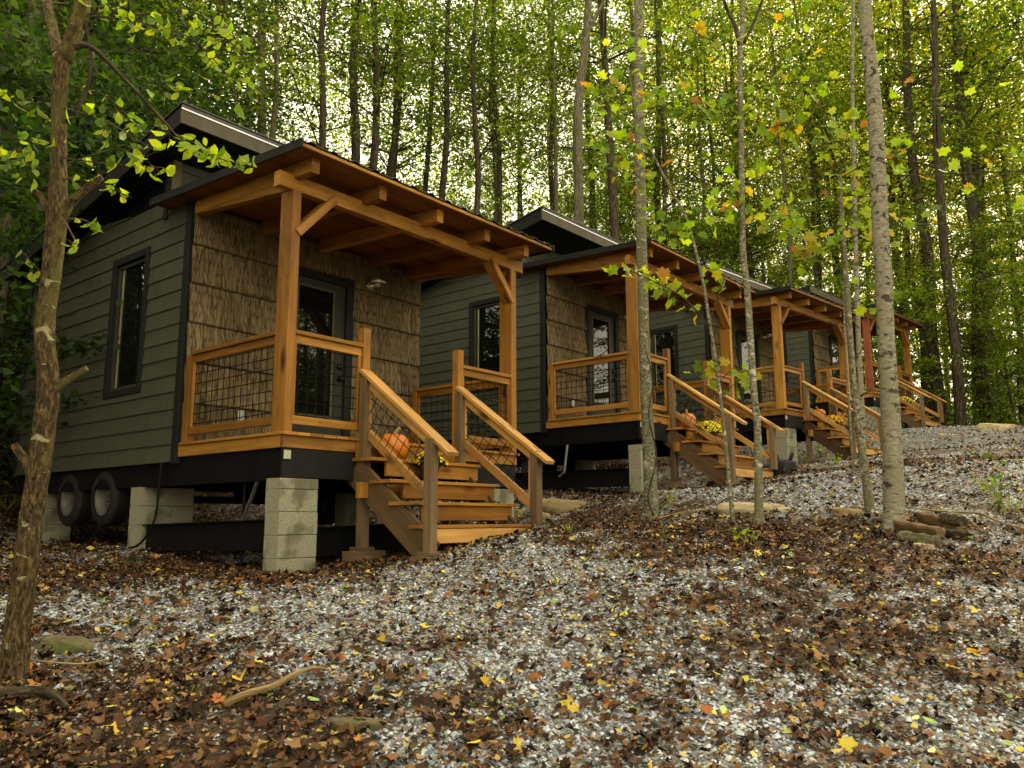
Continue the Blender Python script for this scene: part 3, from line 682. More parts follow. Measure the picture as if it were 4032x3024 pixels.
# support jack and cable
mb = MB(); pb_ = cab_pt(0, .12, .72); gg = gz(*pb_[:2])
mb.tube([(pb_[0], pb_[1], gg), (pb_[0], pb_[1], CAB[0][2]-.41)], .014, 8); jr = tag(mb.build('jack_stand', 'steel'), 'thin black jack stand left of the front pier', 'jack stand')
mb = MB(); q0 = cab_pt(0, .05, .42, -.42); q1 = cab_pt(0, .05, .62, -.76); mb.beam(q0, q1, .035, .008); mb.build('ratchet_strap', 'galv', jr)
mb = MB(); a_, b_ = cab_pt(0, -.03, 1.98, -.19), cab_pt(0, -.05, 1.98, -.7)
pts = [a_, cab_pt(0, -.04, 1.98, -.45), b_, cab_pt(0, -.08, 2.05, -.88), cab_pt(0, -.1, 2.2, -1.0), cab_pt(0, -.1, 2.38, -1.03)]
def smooth_pts(pts, n=6):
    P_ = [np.array(p, float) for p in pts]; P_ = [2*P_[0]-P_[1]]+P_+[2*P_[-1]-P_[-2]]; out = []
    for i in range(1, len(P_)-2):
        for k in range(n):
            t_ = k/n; a, b, c, d = P_[i-1:i+3]; out.append(.5*((2*b)+(-a+c)*t_+(2*a-5*b+4*c-d)*t_*t_+(-a+3*b-3*c+d)*t_**3))
    return out+[P_[-2]]
mb.tube(smooth_pts(pts), .012, 8); tag(mb.build('power_cable', 'steel', smooth=True), 'black cable hanging from the siding of the nearest cabin down to its pier', 'cable')
mb = MB(); q0 = cab_pt(1, .05, 1.35, -.40); q1 = cab_pt(1, .05, 1.42, -.84); q2 = cab_pt(1, .05, 1.52, -.9)
mb.tube([q0, q1, q2], .02, 8); tag(mb.build('drain_pipe', 'galv'), 'pale grey drain pipe hanging below the second cabin', 'pipe')

# ------------------------------------------------------------------ pumpkins and potted flowers
def pumpkin(i, a, b, z, r, label):
    p = cab_pt(i, a, b, z); V = []; F = []; nu, nv = 48, 18
    for j in range(nv+1):
        th = math.pi*j/nv
        for k in range(nu):
            ph = 2*math.pi*k/nu; rib = 1-.07*abs(math.cos(ph*5))**5*1.0; rr = r*math.sin(th)**.8*rib*(1+.02*math.sin(ph*2+i))
            zz = r*.86*math.cos(th)-r*.22*math.exp(-(math.sin(th)/.35)**2)*np.sign(math.cos(th)); V.append((rr*math.cos(ph), rr*math.sin(ph), zz+r*.72))
    for j in range(nv):
        for k in range(nu): F.append((j*nu+k, (j+1)*nu+k, (j+1)*nu+(k+1) % nu, j*nu+(k+1) % nu))
    o = fast('pumpkin', V, F, 'pumpkin', None, None, True); o.location = p; o.rotation_euler = (random.uniform(-.06, .06), random.uniform(-.08, .08), i); tag(o, label, 'pumpkin', 'pumpkins on the porch stairs')
    mb = MB(); mb.tube([(0, 0, r*1.3), (.01, 0, r*1.55), (.035, .01, r*1.8), (.05, .015, r*1.9)], [.03, .018, .015, .02], 7, .2); mb.build('stem', 'stem', o, True); return o
pumpkin(0, 1.13, -.15, -.175, .155, 'large orange pumpkin on the stairs of the nearest cabin')
pumpkin(1, 1.07, -.18, -.175, .15, 'orange pumpkin beside yellow flowers on the second stairs')
pumpkin(2, 1.06, -.22, -.175, .145, 'orange pumpkin on the stairs of the third cabin, seen between trunks')
def leaves_mesh(name, pos, nrm, size, cols, tmpl, mat, parent=None, curl=0., yaw=None):
    """scatter leaf template (n,2 outline fan) at pos with normals; cols (N,3)"""
    Nn = len(pos); T = np.array(tmpl, float); n = len(T)
    nrm = nrm/np.linalg.norm(nrm, axis=1, keepdims=True)
    ref = np.where(np.abs(nrm[:, 2:3]) < .9, np.array([[0, 0, 1.]]), np.array([[1., 0, 0]])); x = np.cross(ref, nrm); x /= np.linalg.norm(x, axis=1, keepdims=True); y = np.cross(nrm, x)
    an = rng.uniform(0, 2*np.pi, Nn) if yaw is None else yaw; c, s = np.cos(an)[:, None], np.sin(an)[:, None]; X = x*c+y*s; Y = y*c-x*s
    lx = T[None, :, 0]*size[:, None]; ly = T[None, :, 1]*size[:, None]
    cv = (curl if hasattr(curl, '__len__') else np.full(Nn, curl))[:, None]
    lz = cv*size[:, None]*(T[None, :, 0]**2*1.6-T[None, :, 1]**2*.5)+(rng.random((Nn, n))-.5)*size[:, None]*np.abs(cv)*.5
    V = pos[:, None, :]+X[:, None, :]*lx[..., None]+Y[:, None, :]*ly[..., None]+nrm[:, None, :]*lz[..., None]
    V = V.reshape(-1, 3); base = (np.arange(Nn)*n)[:, None]
    if n == 4: F = base+np.array([[0, 1, 2, 3]])
    else:
        tri = np.array([[0, i, i+1 if i+1 < n else 1] for i in range(1, n)]); F = (base[:, None, :]+tri[None]).reshape(-1, 3)
    C = np.repeat(cols, n, axis=0)
    return fast(name, V, F, mat, parent, {'Col': C})
RHOMB = [(-.5, 0), (0, -.3), (.5, 0), (0, .3)]
OVAL = [(0, 0), (-.5, 0), (-.25, -.24), (.1, -.27), (.5, 0), (.1, .27), (-.25, .24)]
MAPLE = [(0, 0), (-.34, 0), (-.40, -.16), (-.44, -.38), (-.16, -.34), (.08, -.52), (.20, -.27), (.50, -.30), (.44, -.08), (.60, .02), (.44, .10), (.50, .32), (.20, .27), (.08, .52), (-.16, .34), (-.44, .38), (-.40, .16)]
def pick(pal, n, jit=.18):
    pal = np.array(pal); c = pal[rng.integers(0, len(pal), n)]; return np.clip(c*(1+rng.uniform(-jit, jit, (n, 1)))*(1+rng.uniform(-.07, .07, (n, 3))), 0, 1)
MT['petal'] = leaf_mat('flower_petal', .15, .6)
def mum(i, a, b, z, r, label, pal=((.75, .55, .02), (.85, .68, .05), (.7, .45, .01)), dens=1.):
    p = cab_pt(i, a, b, z); root = empty('potted_chrysanthemum', p); tag(root, label, 'potted flowers', 'potted chrysanthemums on the stairs')
    mb = MB(); mb.lathe([(0, 0), (.075, 0), (.10, .12), (.108, .12), (.108, .14), (.09, .14), (.085, .11), (0, .11)], (0, 0, 0)); mb.build('pot', 'terracotta', root, True)
    n = 900; u = rng.normal(size=(n, 3)); u[:, 2] = np.abs(u[:, 2])*.9; u /= np.linalg.norm(u, axis=1, keepdims=True); rad = rng.uniform(.5, 1, n)[:, None]
    pos = u*rad*np.array([[r, r, r*.8]])+np.array([[0, 0, .13]])
    leaves_mesh('foliage', pos, u+rng.normal(size=(n, 3))*.5, rng.uniform(.025, .045, n), pick([(.03, .06, .01), (.05, .09, .015), (.02, .04, .008)], n), RHOMB, 'leaf', root, .3)
    n = int(330*dens); u = rng.normal(size=(n, 3)); u[:, 2] = np.abs(u[:, 2])*1.1; u /= np.linalg.norm(u, axis=1, keepdims=True)
    pos = u*rng.uniform(.95, 1.08, (n, 1))*np.array([[r, r, r*.82]])+np.array([[0, 0, .13]])
    six = [(0, 0)]+[(math.cos(k*math.pi/5)*(.5 if k % 2 else .36), math.sin(k*math.pi/5)*(.5 if k % 2 else .36)) for k in range(10)]
    leaves_mesh('blossoms', pos, u+rng.normal(size=(n, 3))*.25, rng.uniform(.026, .04, n), pick(pal, n), six, 'petal', root, -.5)
    return root
mum(0, 1.42, -.36, -.375, .17, 'sparse yellow flowers in a pot behind the mesh of the nearest stairs', dens=.45)
mum(1, 1.38, -.38, -.375, .22, 'bright yellow potted flowers on the second stairs', ((.8, .68, .02), (.9, .8, .06), (.7, .6, .02)), 1.8)
mum(2, 1.38, -.38, -.375, .20, 'orange-yellow potted flowers on the third stairs between thin trunks', ((.75, .42, .01), (.8, .5, .02)), 1.5)
mum(3, 1.30, -.36, -.375, .24, 'bright yellow potted flowers on the farthest stairs right of the big trunk', ((.8, .7, .02), (.9, .8, .06)), 1.8)

# ------------------------------------------------------------------ ground
def warp(u, k): return np.sinh(u*k)/math.sinh(k)
NX, NY = 520, 520
gx = 3+warp(np.linspace(-1, 1, NX), 3.6)*85; gy = 6+warp(np.linspace(-1, 1, NY), 3.6)*85
# gravel patches, given as spots on the real ground: (px, py, radius m, weight)
GB = [(2000, 2300, 1.0, .8), (1900, 2230, .6, .6), (1650, 2330, .8, .35), (2250, 2420, .7, .4), (900, 2330, .9, .4), (1500, 2450, 1.0, .4), (500, 2400, .8, .3), (700, 2560, .6, .35), (1500, 2780, .5, .25), (1050, 2330, .5, .3), (900, 2450, 1.5, .30), (1200, 2650, .7, .15), (3700, 1850, 2.4, .75), (3900, 1750, 4.0, .9), (3600, 1720, 3, .8), (4000, 2050, 2.2, .45), (2900, 1930, 1.3, .7), (3250, 1950, 1.2, .45),
      (2300, 2700, .8, .35), (2900, 2800, .8, .35), (3500, 2600, 1.3, .25), (3900, 2850, .8, .3), (1900, 2900, .5, .3), (2200, 2500, .8, .35), (2900, 2250, .45, .4), (3600, 2330, .8, .25), (1700, 2600, .7, .3), (500, 2600, .8, .15),
      (350, 2900, .9, -.8), (900, 2950, .4, -.5), (2900, 2120, 1.1, -.6), (2400, 2080, 1.0, -.6), (3600, 2200, .9, -.45), (200, 2250, 1.2, -.1)]
GBW = [(hit(px, py), r, wt) for px, py, r, wt in GB]
def gravel(x, y):
    g = np.full_like(x, -.05)
    for p, r, wt in GBW: g = g+(wt*.78 if wt > 0 else wt)*np.exp(-((x-p[0])**2+(y-p[1])**2)/(r*r))
    g = g+(vnoise(x, y, .6, 21)-.5)*.8+(vnoise(x, y, .16, 22)-.5)*.9+(vnoise(x, y, .07, 23)-.5)*.9+.22
    yw = R(50); a = (x+1.969)*math.cos(yw)+(y-7.033)*math.sin(yw); b = -(x+1.969)*math.sin(yw)+(y-7.033)*math.cos(yw)
    g = np.where(b > 6.5, g-(b-6.5)*.4, g)
    return np.clip(g*1.6, 0, 1)
GX, GY = np.meshgrid(gx, gy); fx_, fy_ = GX.ravel(), GY.ravel()
GZ = np.concatenate([ground(fx_[i:i+20000], fy_[i:i+20000]) for i in range(0, len(fx_), 20000)])
ii = np.arange(NX*NY).reshape(NY, NX); F = np.c_[ii[:-1, :-1].ravel(), ii[:-1, 1:].ravel(), ii[1:, 1:].ravel(), ii[1:, :-1].ravel()]
tag(fast('ground', np.c_[fx_, fy_, GZ], F, 'ground', None, {'G': gravel(fx_, fy_)}, True), kind='structure')

def fan(n_per_m2, bands, ang=(-.78, .86)):
    out = []
    for (r0, r1), dens in zip(bands, n_per_m2):
        n = int(.5*(ang[1]-ang[0])*(r1*r1-r0*r0)*dens); r = np.sqrt(rng.uniform(r0*r0, r1*r1, n)); a = rng.uniform(ang[0], ang[1], n)
        out.append(np.c_[r*np.sin(a), r*np.cos(a), r])
    return np.concatenate(out)
def gnormal(x, y):
    e = .05; z0 = ground(x, y); return np.c_[(z0-ground(x+e, y))/e, (z0-ground(x, y+e))/e, np.ones_like(x)], z0
# gravel stones
p = fan((4600, 2500, 900, 220), ((1.6, 4.2), (4.2, 7.5), (7.5, 14), (14, 30)))
g = gravel(p[:, 0], p[:, 1]); keep = rng.random(len(p)) < np.clip(g*1.2, .10, 1); p = p[keep]
n = len(p); zz = np.concatenate([ground(p[i:i+20000, 0], p[i:i+20000, 1]) for i in range(0, n, 20000)])
oct_ = np.array([(1, 0, 0), (0, 1, 0), (-1, 0, 0), (0, -1, 0), (0, 0, 1), (0, 0, -1)], float); tri = np.array([(0, 1, 4), (1, 2, 4), (2, 3, 4), (3, 0, 4)])
oct_ = np.array([(1, .2, 0), (.25, 1, 0), (-.9, .5, 0), (-.7, -.7, 0), (.4, -1, 0), (.5, .1, .8), (-.45, .2, 1), (-.1, -.5, .85)]); tri = np.array([(0, 1, 5), (1, 6, 5), (1, 2, 6), (2, 3, 6), (3, 7, 6), (3, 4, 7), (4, 0, 7), (0, 5, 7), (5, 6, 7)])
sz = rng.uniform(.005, .0145, n)*np.clip(.85+p[:, 2]*.035, 1, 1.9); sz *= np.where(rng.random(n) < .06, 1.7, 1); a = rng.uniform(0, 6.28, n)
S = oct_[None]*(1+rng.uniform(-.3, .3, (n, 8, 3)))*sz[:, None, None]*np.array([1, .75, .6])
ca, sa = np.cos(a)[:, None], np.sin(a)[:, None]; tl = rng.uniform(-.5, .5, (n, 1))
X = S[..., 0]*ca-S[..., 1]*sa; Y = S[..., 0]*sa+S[..., 1]*ca; Z = S[..., 2]+X*tl
V = np.stack([X+p[:, None, 0], Y+p[:, None, 1], Z+zz[:, None]+sz[:, None]*.1], -1).reshape(-1, 3)
F = ((np.arange(n)*8)[:, None, None]+tri[None]).reshape(-1, 3)
base = pick([(.26, .30, .36), (.13, .155, .19), (.35, .40, .47), (.52, .57, .63), (.22, .19, .15), (.08, .08, .08), (.34, .32, .28), (.12, .12, .13), (.20, .22, .26), (.45, .49, .55)], n, .25)
tag(fast('gravel', V, F, 'stone', None, {'Col': np.repeat(base, 8, 0)}), 'loose pale grey gravel spread over the slope', 'gravel', kind='stuff')
# leaf litter
BR = [(.02, .011, .006), (.012, .008, .005), (.015, .009, .005), (.03, .014, .007), (.045, .02, .009), (.065, .03, .013), (.09, .042, .017), (.022, .013, .008), (.12, .065, .028), (.16, .09, .045), (.05, .028, .018), (.075, .032, .012), (.10, .05, .02)]
def litter(name, dens, tmpl, smin, smax, pal, label, gw, lift_=.012, tilt=.28, curl=(-.3, .75)):
    p = fan(dens, ((1.6, 4.5), (4.5, 8), (8, 15), (15, 32))); g = gravel(p[:, 0], p[:, 1])
    cl = np.clip(vnoise(p[:, 0], p[:, 1], .33, 31)*1.3+vnoise(p[:, 0], p[:, 1], .11, 32)*.9-.2, .5, 1.3)
    keep = rng.random(len(p)) < (1-g*gw)*cl; p = p[keep]; n = len(p)
    NR, Z0 = [], []
    for i in range(0, n, 20000): a_, b_ = gnormal(p[i:i+20000, 0], p[i:i+20000, 1]); NR.append(a_); Z0.append(b_)
    nr = np.concatenate(NR); z0 = np.concatenate(Z0); nr = nr+rng.normal(size=(n, 3))*tilt*np.array([1, 1, .2]); nr[:, 2] = np.abs(nr[:, 2])+.15
    s = rng.uniform(smin, smax, n)*np.clip(.9+p[:, 2]*.02, 1, 1.4)
    pos = np.c_[p[:, 0], p[:, 1], z0+rng.uniform(.0, 1, n)*lift_+s*.06+.004]
    tag(leaves_mesh(name, pos, nr, s, pick(pal, n, .3), tmpl, 'litter', None, rng.uniform(*curl, n)), label, 'leaf litter', kind='stuff')
litter('leaf_litter', (560, 400, 210, 70), MAPLE, .02, .06, BR, 'brown lobed fallen leaves covering the ground', .67, .035, .38, (-.5, 1.0))
litter('leaf_litter', (2600, 1500, 520, 110), OVAL, .011, .042, BR+[(.14, .08, .03), (.02, .012, .008), (.24, .15, .05), (.30, .22, .09)], 'brown curled oval fallen leaves covering the ground', .67, .03, .4, (-.5, 1.0))
litter('leaf_litter', (110, 64, 28, 10), OVAL, .015, .055, [(.22, .15, .05), (.30, .24, .09), (.18, .16, .05), (.28, .19, .04), (.35, .22, .05), (.50, .38, .03), (.55, .45, .06), (.42, .42, .12), (.5, .48, .22), (.38, .30, .08)], 'scattered yellow fallen leaves on the ground', .25, .03, .3, (0, .5))
litter('leaf_litter', (30, 18, 8, 3), MAPLE, .025, .07, [(.25, .12, .03), (.20, .08, .02), (.40, .27, .03), (.34, .15, .03), (.22, .08, .02), (.42, .37, .09), (.5, .40, .05)], 'scattered orange and yellow lobed fallen leaves on the ground', .25, .03, .35, (0, .7))
litter('leaf_litter', (6, 3, 1.2, .4), OVAL, .04, .08, [(.10, .18, .03), (.16, .26, .06), (.24, .33, .12)], 'few green fallen leaves on the ground', .1, .03, .3, (0, .4))

# ------------------------------------------------------------------ trees in front, drawn from where their trunks stand
def depth(p): return float(np.dot(p, cF))
def trunk_from(name, pts, mat, label, Y=None, ext=None, flare=1.45, ns=18, group=None, jit=.06):
    """pts: (px, py, width px) from base to top; the trunk stands at forward distance Y"""
    if Y is None: Y = hit(pts[0][0], pts[0][1])[1]
    P3, Rr = [], []
    for px, py, wd in pts:
        q = at(px, py, Y); P3.append(q); Rr.append(wd*.46*depth(q)/F_PX)
    if ext:
        q = P3[-1]; d = (P3[-1]-P3[-2]); d = d/np.linalg.norm(d); d = d*.6+np.array([0, 0, .4])
        for k in range(1, 5): P3.append(q+d*ext*k/4); Rr.append(Rr[len(pts)-1]*(1-.2*k))
    root = empty(name, P3[0]); base = P3[0]; sp = smooth_pts(P3, 6); rr = np.interp(np.linspace(0, len(P3)-1, len(sp)), range(len(P3)), Rr)
    gb = gz(base[0], base[1]); dz = gb-.12-sp[0][2]; sp = [np.array([sp[0][0], sp[0][1], gb-.12])]+sp; rr = np.r_[rr[0]*flare*1.1, rr[0]*flare, rr[1:]]
    mb = MB(); mb.tube([s_-base for s_ in sp], list(rr), ns, jit); mb.build('trunk', mat, root, True); tag(root, label, 'tree', group)
    return root, base, sp, rr, Y
def limb(root, base, pts, Y, mat, name='limb', ns=8, dY=0):
    P3, Rr = [], []
    for k, (px, py, wd) in enumerate(pts):
        q = at(px, py, Y+dY*k/max(1, len(pts)-1)); P3.append(q-base); Rr.append(wd/2*depth(q)/F_PX)
    sp = smooth_pts(P3, 5); mb = MB(); mb.tube(sp, list(np.interp(np.linspace(0, len(P3)-1, len(sp)), range(len(P3)), Rr)), ns, .08); mb.build(name, mat, root, True); return P3
LG = [(.20, .31, .015), (.15, .26, .015), (.27, .37, .02), (.10, .18, .012), (.32, .40, .03)]
LY = LG*5+[(.5, .38, .02), (.42, .34, .03), (.35, .17, .02)]
def spray(root, base, sprays, Y, pal, tmpl, smin, smax, mat='bark_dark', dY=.5, droop=.25, wd=3):
    """leafy twigs: each spray = list of (px,py) along the twig, n leaves, spread px"""
    pos = []; mb = MB()
    for k, (tw, n, sprd) in enumerate(sprays):
        y_ = Y+rng.uniform(-dY, dY); P3 = [at(px, py, Y+(y_-Y)*j/(len(tw)-1)) for j, (px, py) in enumerate(tw)]
        sp = smooth_pts([q-base for q in P3], 5); r0 = wd*depth(P3[0])/F_PX
        mb.tube(sp, list(np.linspace(r0, r0*.35, len(sp))), 5)
        for j in range(int(n*(1.5 if tmpl is MAPLE else 1.05))):
            t_ = rng.uniform(.25, 1.02); i_ = min(int(t_*(len(sp)-1)), len(sp)-2); q = np.array(sp[i_])+(np.array(sp[i_+1])-np.array(sp[i_]))*rng.random()
            s_ = sprd*Y/F_PX; off = rng.normal(size=3)*s_*np.array([1, 1, .7]); off[2] -= abs(off[2])*droop
            pos.append(q+off); mb.tube([q, q+off*.5+np.array([0, 0, .01]), q+off], r0*.25, 3, cap=False)
    pos = np.array(pos); n = len(pos); mb.build('twigs', mat, root)
    nr = rng.normal(size=(n, 3))*np.array([.7, .7, .45])+np.array([0, -.5, .6])
    return leaves_mesh('foliage', pos, nr, rng.uniform(smin, smax, n), pick(pal, n, .2), tmpl, 'leaf', root, rng.uniform(.05, .5, n))

# left tree
T1, B1, SP, RR, Y1 = trunk_from('forked_tree', [(52, 2690, 118), (68, 2480, 104), (93, 2300, 99), (122, 2062, 93), (160, 1797, 90), (190, 1531, 88), (175, 1295, 80), (202, 1083, 78), (225, 842, 82), (230, 661, 66), (234, 400, 62), (245, 230, 66)], 'bark_brown', 'rough brown forked tree leaning at the left edge, with broken stubs and oval leaves', jit=.10, ns=22)
limb(T1, B1, [(238, 240, 52), (205, 110, 44), (182, -40, 40), (150, -500, 34)], Y1, 'bark_brown', dY=.3)
limb(T1, B1, [(250, 240, 60), (300, 110, 62), (335, -40, 58), (420, -600, 45)], Y1, 'bark_brown')
limb(T1, B1, [(205, 1540, 46), (262, 1500, 34), (342, 1450, 26)], Y1, 'bark_brown', 'broken_stub')
limb(T1, B1, [(128, 1870, 46), (100, 1815, 38), (55, 1752, 32)], Y1, 'bark_brown', 'broken_stub')
limb(T1, B1, [(232, 880, 40), (290, 785, 34), (400, 695, 28)], Y1, 'bark_brown', 'broken_stub')
limb(T1, B1, [(205, 860, 38), (170, 790, 26), (136, 752, 22)], Y1, 'bark_brown', 'broken_stub')
limb(T1, B1, [(260, 200, 34), (350, 180, 24), (470, 290, 15), (620, 450, 11), (690, 530, 8)], Y1, 'bark_dark')
limb(T1, B1, [(265, 480, 20), (330, 380, 16), (360, 250, 13), (330, 60, 12)], Y1, 'bark_dark')
spray(T1, B1, [([(330, 60), (430, 50), (560, 60)], 14, 30), ([(330, 60), (560, 90), (760, 180)], 20, 42), ([(560, 90), (750, 150), (930, 330)], 26, 48), ([(500, 60), (800, 60), (1020, 250)], 26, 45),
    ([(620, 450), (650, 500), (700, 560)], 6, 20), ([(690, 530), (800, 600), (985, 660)], 26, 24), ([(690, 530), (760, 560), (900, 640)], 16, 22), ([(470, 290), (640, 340), (700, 360)], 10, 34),
    ([(240, 620), (380, 640), (640, 660)], 18, 30), ([(235, 420), (420, 480), (620, 600)], 22, 40), ([(235, 700), (100, 640), (-60, 600)], 24, 40), ([(230, 500), (90, 420), (-50, 330)], 22, 42), ([(232, 560), (100, 560), (0, 500)], 16, 40),
    ([(260, 880), (300, 960), (260, 940)], 4, 15), ([(260, 860), (340, 870), (420, 930)], 6, 18), ([(190, 1100), (120, 1030), (100, 1000)], 5, 22), ([(240, 700), (400, 730), (520, 780)], 12, 28), ([(700, 100), (900, 160), (1030, 360)], 18, 36), ([(250, 330), (420, 380), (560, 520)], 18, 40)],
    Y1, LG, OVAL, .05, .085, dY=.35, droop=.6, wd=4)
# mottled pale tree in front of the second cabin
T2, B2, _, _, Y2 = trunk_from('mottled_tree', [(2566, 2040, 72), (2561, 1900, 57), (2541, 1463, 49), (2530, 1131, 46), (2523, 800, 46), (2516, 400, 42), (2514, 0, 37), (2512, -900, 30)], 'bark_grey', 'straight pale mottled tree with a vine, standing in front of the second cabin', ext=3)
limb(T2, B2, [(2575, 2030, 8), (2552, 1950, 7), (2585, 1800, 7), (2555, 1640, 6), (2570, 1500, 5), (2545, 1380, 4)], Y2-.13, 'bark_dark', 'vine', 5)
# thin leaning sapling with lobed leaves
T3, B3, _, _, Y3 = trunk_from('leaning_sapling', [(2888, 2075, 20), (2862, 1800, 17), (2839, 1582, 16), (2815, 1400, 14), (2790, 1251, 14), (2766, 1100, 13), (2707, 873, 12), (2661, 781, 10), (2588, 643, 10), (2514, 478, 8), (2473, 266, 5)], 'bark_grey', 'very thin sapling bending left over the second stairs, lobed green leaves', flare=1.2, ns=9)
limb(T3, B3, [(2798, 1290, 8), (2700, 1180, 6), (2600, 1120, 5), (2480, 1065, 3)], Y3, 'bark_dark', dY=-.3)
spray(T3, B3, [([(2600, 1120), (2540, 1075), (2400, 1070)], 10, 22), ([(2700, 1180), (2620, 1130), (2560, 1110)], 8, 32), ([(2790, 1270), (2850, 1090), (2760, 1080)], 7, 34), ([(2798, 1300), (2720, 1210), (2640, 1170)], 5, 24),
    ([(2750, 1050), (2640, 900), (2560, 860)], 16, 50), ([(2700, 870), (2850, 800), (2960, 820)], 20, 60), ([(2650, 770), (2520, 700), (2440, 640)], 16, 55), ([(2590, 640), (2470, 560), (2380, 560)], 18, 52),
    ([(2514, 478), (2450, 400), (2360, 320)], 18, 55), ([(2514, 478), (2600, 400), (2680, 330)], 16, 52), ([(2473, 266), (2480, 180), (2520, 90)], 10, 50), ([(2830, 1500), (2900, 1450), (2970, 1470)], 7, 30), ([(2830, 1480), (2790, 1440), (2760, 1460)], 5, 25), ([(2835, 1560), (2900, 1510), (2960, 1530)], 4, 22)],
    Y3, LY, MAPLE, .07, .14, 'bark_dark', .5, .3, 2.2)
# mid grey tree
T4, B4, _, _, Y4 = trunk_from('spotted_tree', [(2989, 2078, 40), (2983, 1703, 31), (2970, 1560, 30), (2959, 1401, 29), (2946, 1200, 29), (2938, 1100, 28), (2925, 980, 28), (2919, 643, 24), (2914, 300, 22), (2914, 184, 22)], 'bark_grey', 'slim spotted grey tree right of the second stairs, forking near the top', flare=1.3)
limb(T4, B4, [(2914, 190, 20), (2925, 60, 18), (2915, -200, 16), (2920, -900, 10)], Y4, 'bark_grey'); limb(T4, B4, [(2914, 190, 18), (2890, 90, 16), (2845, -20, 14), (2780, -400, 10)], Y4, 'bark_dark')
limb(T4, B4, [(2930, 170, 12), (2980, 60, 10), (3020, -60, 8)], Y4, 'bark_dark')
spray(T4, B4, [([(2914, 640), (3000, 520), (3130, 480)], 22, 60), ([(2914, 500), (3050, 330), (4600, 300)], 24, 62), ([(2914, 300), (3050, 200), (3160, 140)], 18, 60), ([(2910, 200), (2780, 150), (2680, 110)], 18, 60), ([(2920, 900), (3030, 850), (3100, 860)], 16, 50), ([(2920, 800), (3050, 700), (4600, 700)], 22, 58), ([(2914, 60), (3050, 30), (3170, 10)], 12, 55), ([(2918, 480), (2830, 430), (2760, 420)], 12, 50)],
    Y4, LY, MAPLE, .06, .13, 'bark_dark', .5, .3, 2.5)
# big birch
T5, B5, _, _, Y5 = trunk_from('birch', [(3516, 2100, 104), (3520, 2000, 88), (3511, 1703, 79), (3498, 1500, 75), (3489, 1341, 71), (3480, 1100, 69), (3470, 965, 68), (3451, 551, 62), (3430, 280, 58), (3403, 0, 54), (3350, -900, 46)], 'birch', 'big pale birch with dark bark patches, thickest trunk at the right', ext=4, flare=1.5, ns=24)
# double trunk right of the third stairs
T6, B6, _, _, Y6 = trunk_from('crooked_tree', [(3428, 2035, 42), (3405, 1850, 34), (3384, 1703, 29), (3366, 1560, 28), (3357, 1462, 27), (3345, 1300, 26), (3339, 1220, 26), (3333, 1100, 24), (3323, 965, 20), (3313, 800, 16), (3310, 689, 11)], 'bark_grey', 'crooked slim grey tree just left of the big birch', flare=1.3)
limb(T6, B6, [(3390, 1560, 10), (3430, 1530, 8), (3412, 1537, 6)], Y6, 'bark_dark', 'broken_stub')
spray(T6, B6, [([(3310, 700), (4600, 640), (3120, 600)], 18, 55), ([(3320, 900), (4600, 830), (3080, 760)], 22, 55), ([(3310, 700), (3420, 640), (3540, 600)], 18, 60), ([(3325, 960), (3420, 900), (3560, 860)], 18, 60), ([(3330, 1000), (3220, 930), (3130, 900)], 20, 50), ([(3333, 1090), (3240, 1020), (3150, 980)], 14, 48), ([(3340, 1200), (3420, 1170), (3560, 1160)], 6, 40), ([(3320, 860), (3400, 760), (3450, 640)], 12, 50), ([(3312, 700), (3250, 520), (3220, 350)], 20, 55), ([(3312, 700), (3330, 560), (3360, 430)], 14, 50)],
    Y6, LY, MAPLE, .06, .13, 'bark_dark', .5, .3, 2.5)
T7, B7, _, _, Y7 = trunk_from('pale_tree', [(3398, 1862, 30), (3395, 1700, 26), (3390, 1550, 24), (3381, 1350, 22), (3376, 1200, 21), (3372, 1100, 20), (3369, 965, 19), (3362, 650, 17), (3356, 300, 15), (3360, 0, 14), (3362, -600, 10)], 'birch', 'slim whitish straight tree standing behind the crooked grey tree', flare=1.2, ext=2)
T8, B8, _, _, Y8 = trunk_from('thin_sapling', [(3362, 1862, 13), (3350, 1700, 10), (3340, 1550, 9), (3330, 1400, 9), (3324, 1250, 7), (3322, 1100, 5)], 'bark_grey', 'hair-thin sapling in front of the third stairs', flare=1.2, ns=7)

# ------------------------------------------------------------------ forest
GREEN = [(.10, .18, .015), (.16, .25, .017), (.055, .11, .015), (.19, .27, .02), (.24, .30, .022), (.03, .065, .012)]
YELL = [(.20, .24, .015), (.15, .20, .015), (.28, .26, .015), (.10, .16, .014)]
def clumps(nc, per, cx, spread, zr, flat=.22, size=(.08, .15), pal=GREEN, name='crown', seedpts=None):
    th = rng.uniform(0, 6.283, nc); rr = np.sqrt(rng.random(nc))*cx; zc = rng.uniform(zr[0], zr[1], nc)
    rr *= np.clip(1.15-((zc-zr[0])/(zr[1]-zr[0]))**2*.8, .2, 1)
    cen = np.c_[rr*np.cos(th), rr*np.sin(th), zc] if seedpts is None else seedpts
    k = rng.integers(0, len(cen), nc*per); n = len(k); cs = rng.uniform(.6, 1.35, len(cen))[k][:, None]
    pos = cen[k]+rng.normal(size=(n, 3))*cs*np.array([spread, spread, spread*flat])
    nr = rng.normal(size=(n, 3))*np.array([.6, .6, .35])+np.array([0, 0, .8]); tone = rng.uniform(.6, 1.4, len(cen))[k][:, None]
    return pos, nr, rng.uniform(*size, n), np.clip(pick(pal, n, .25)*tone, 0, 1), cen
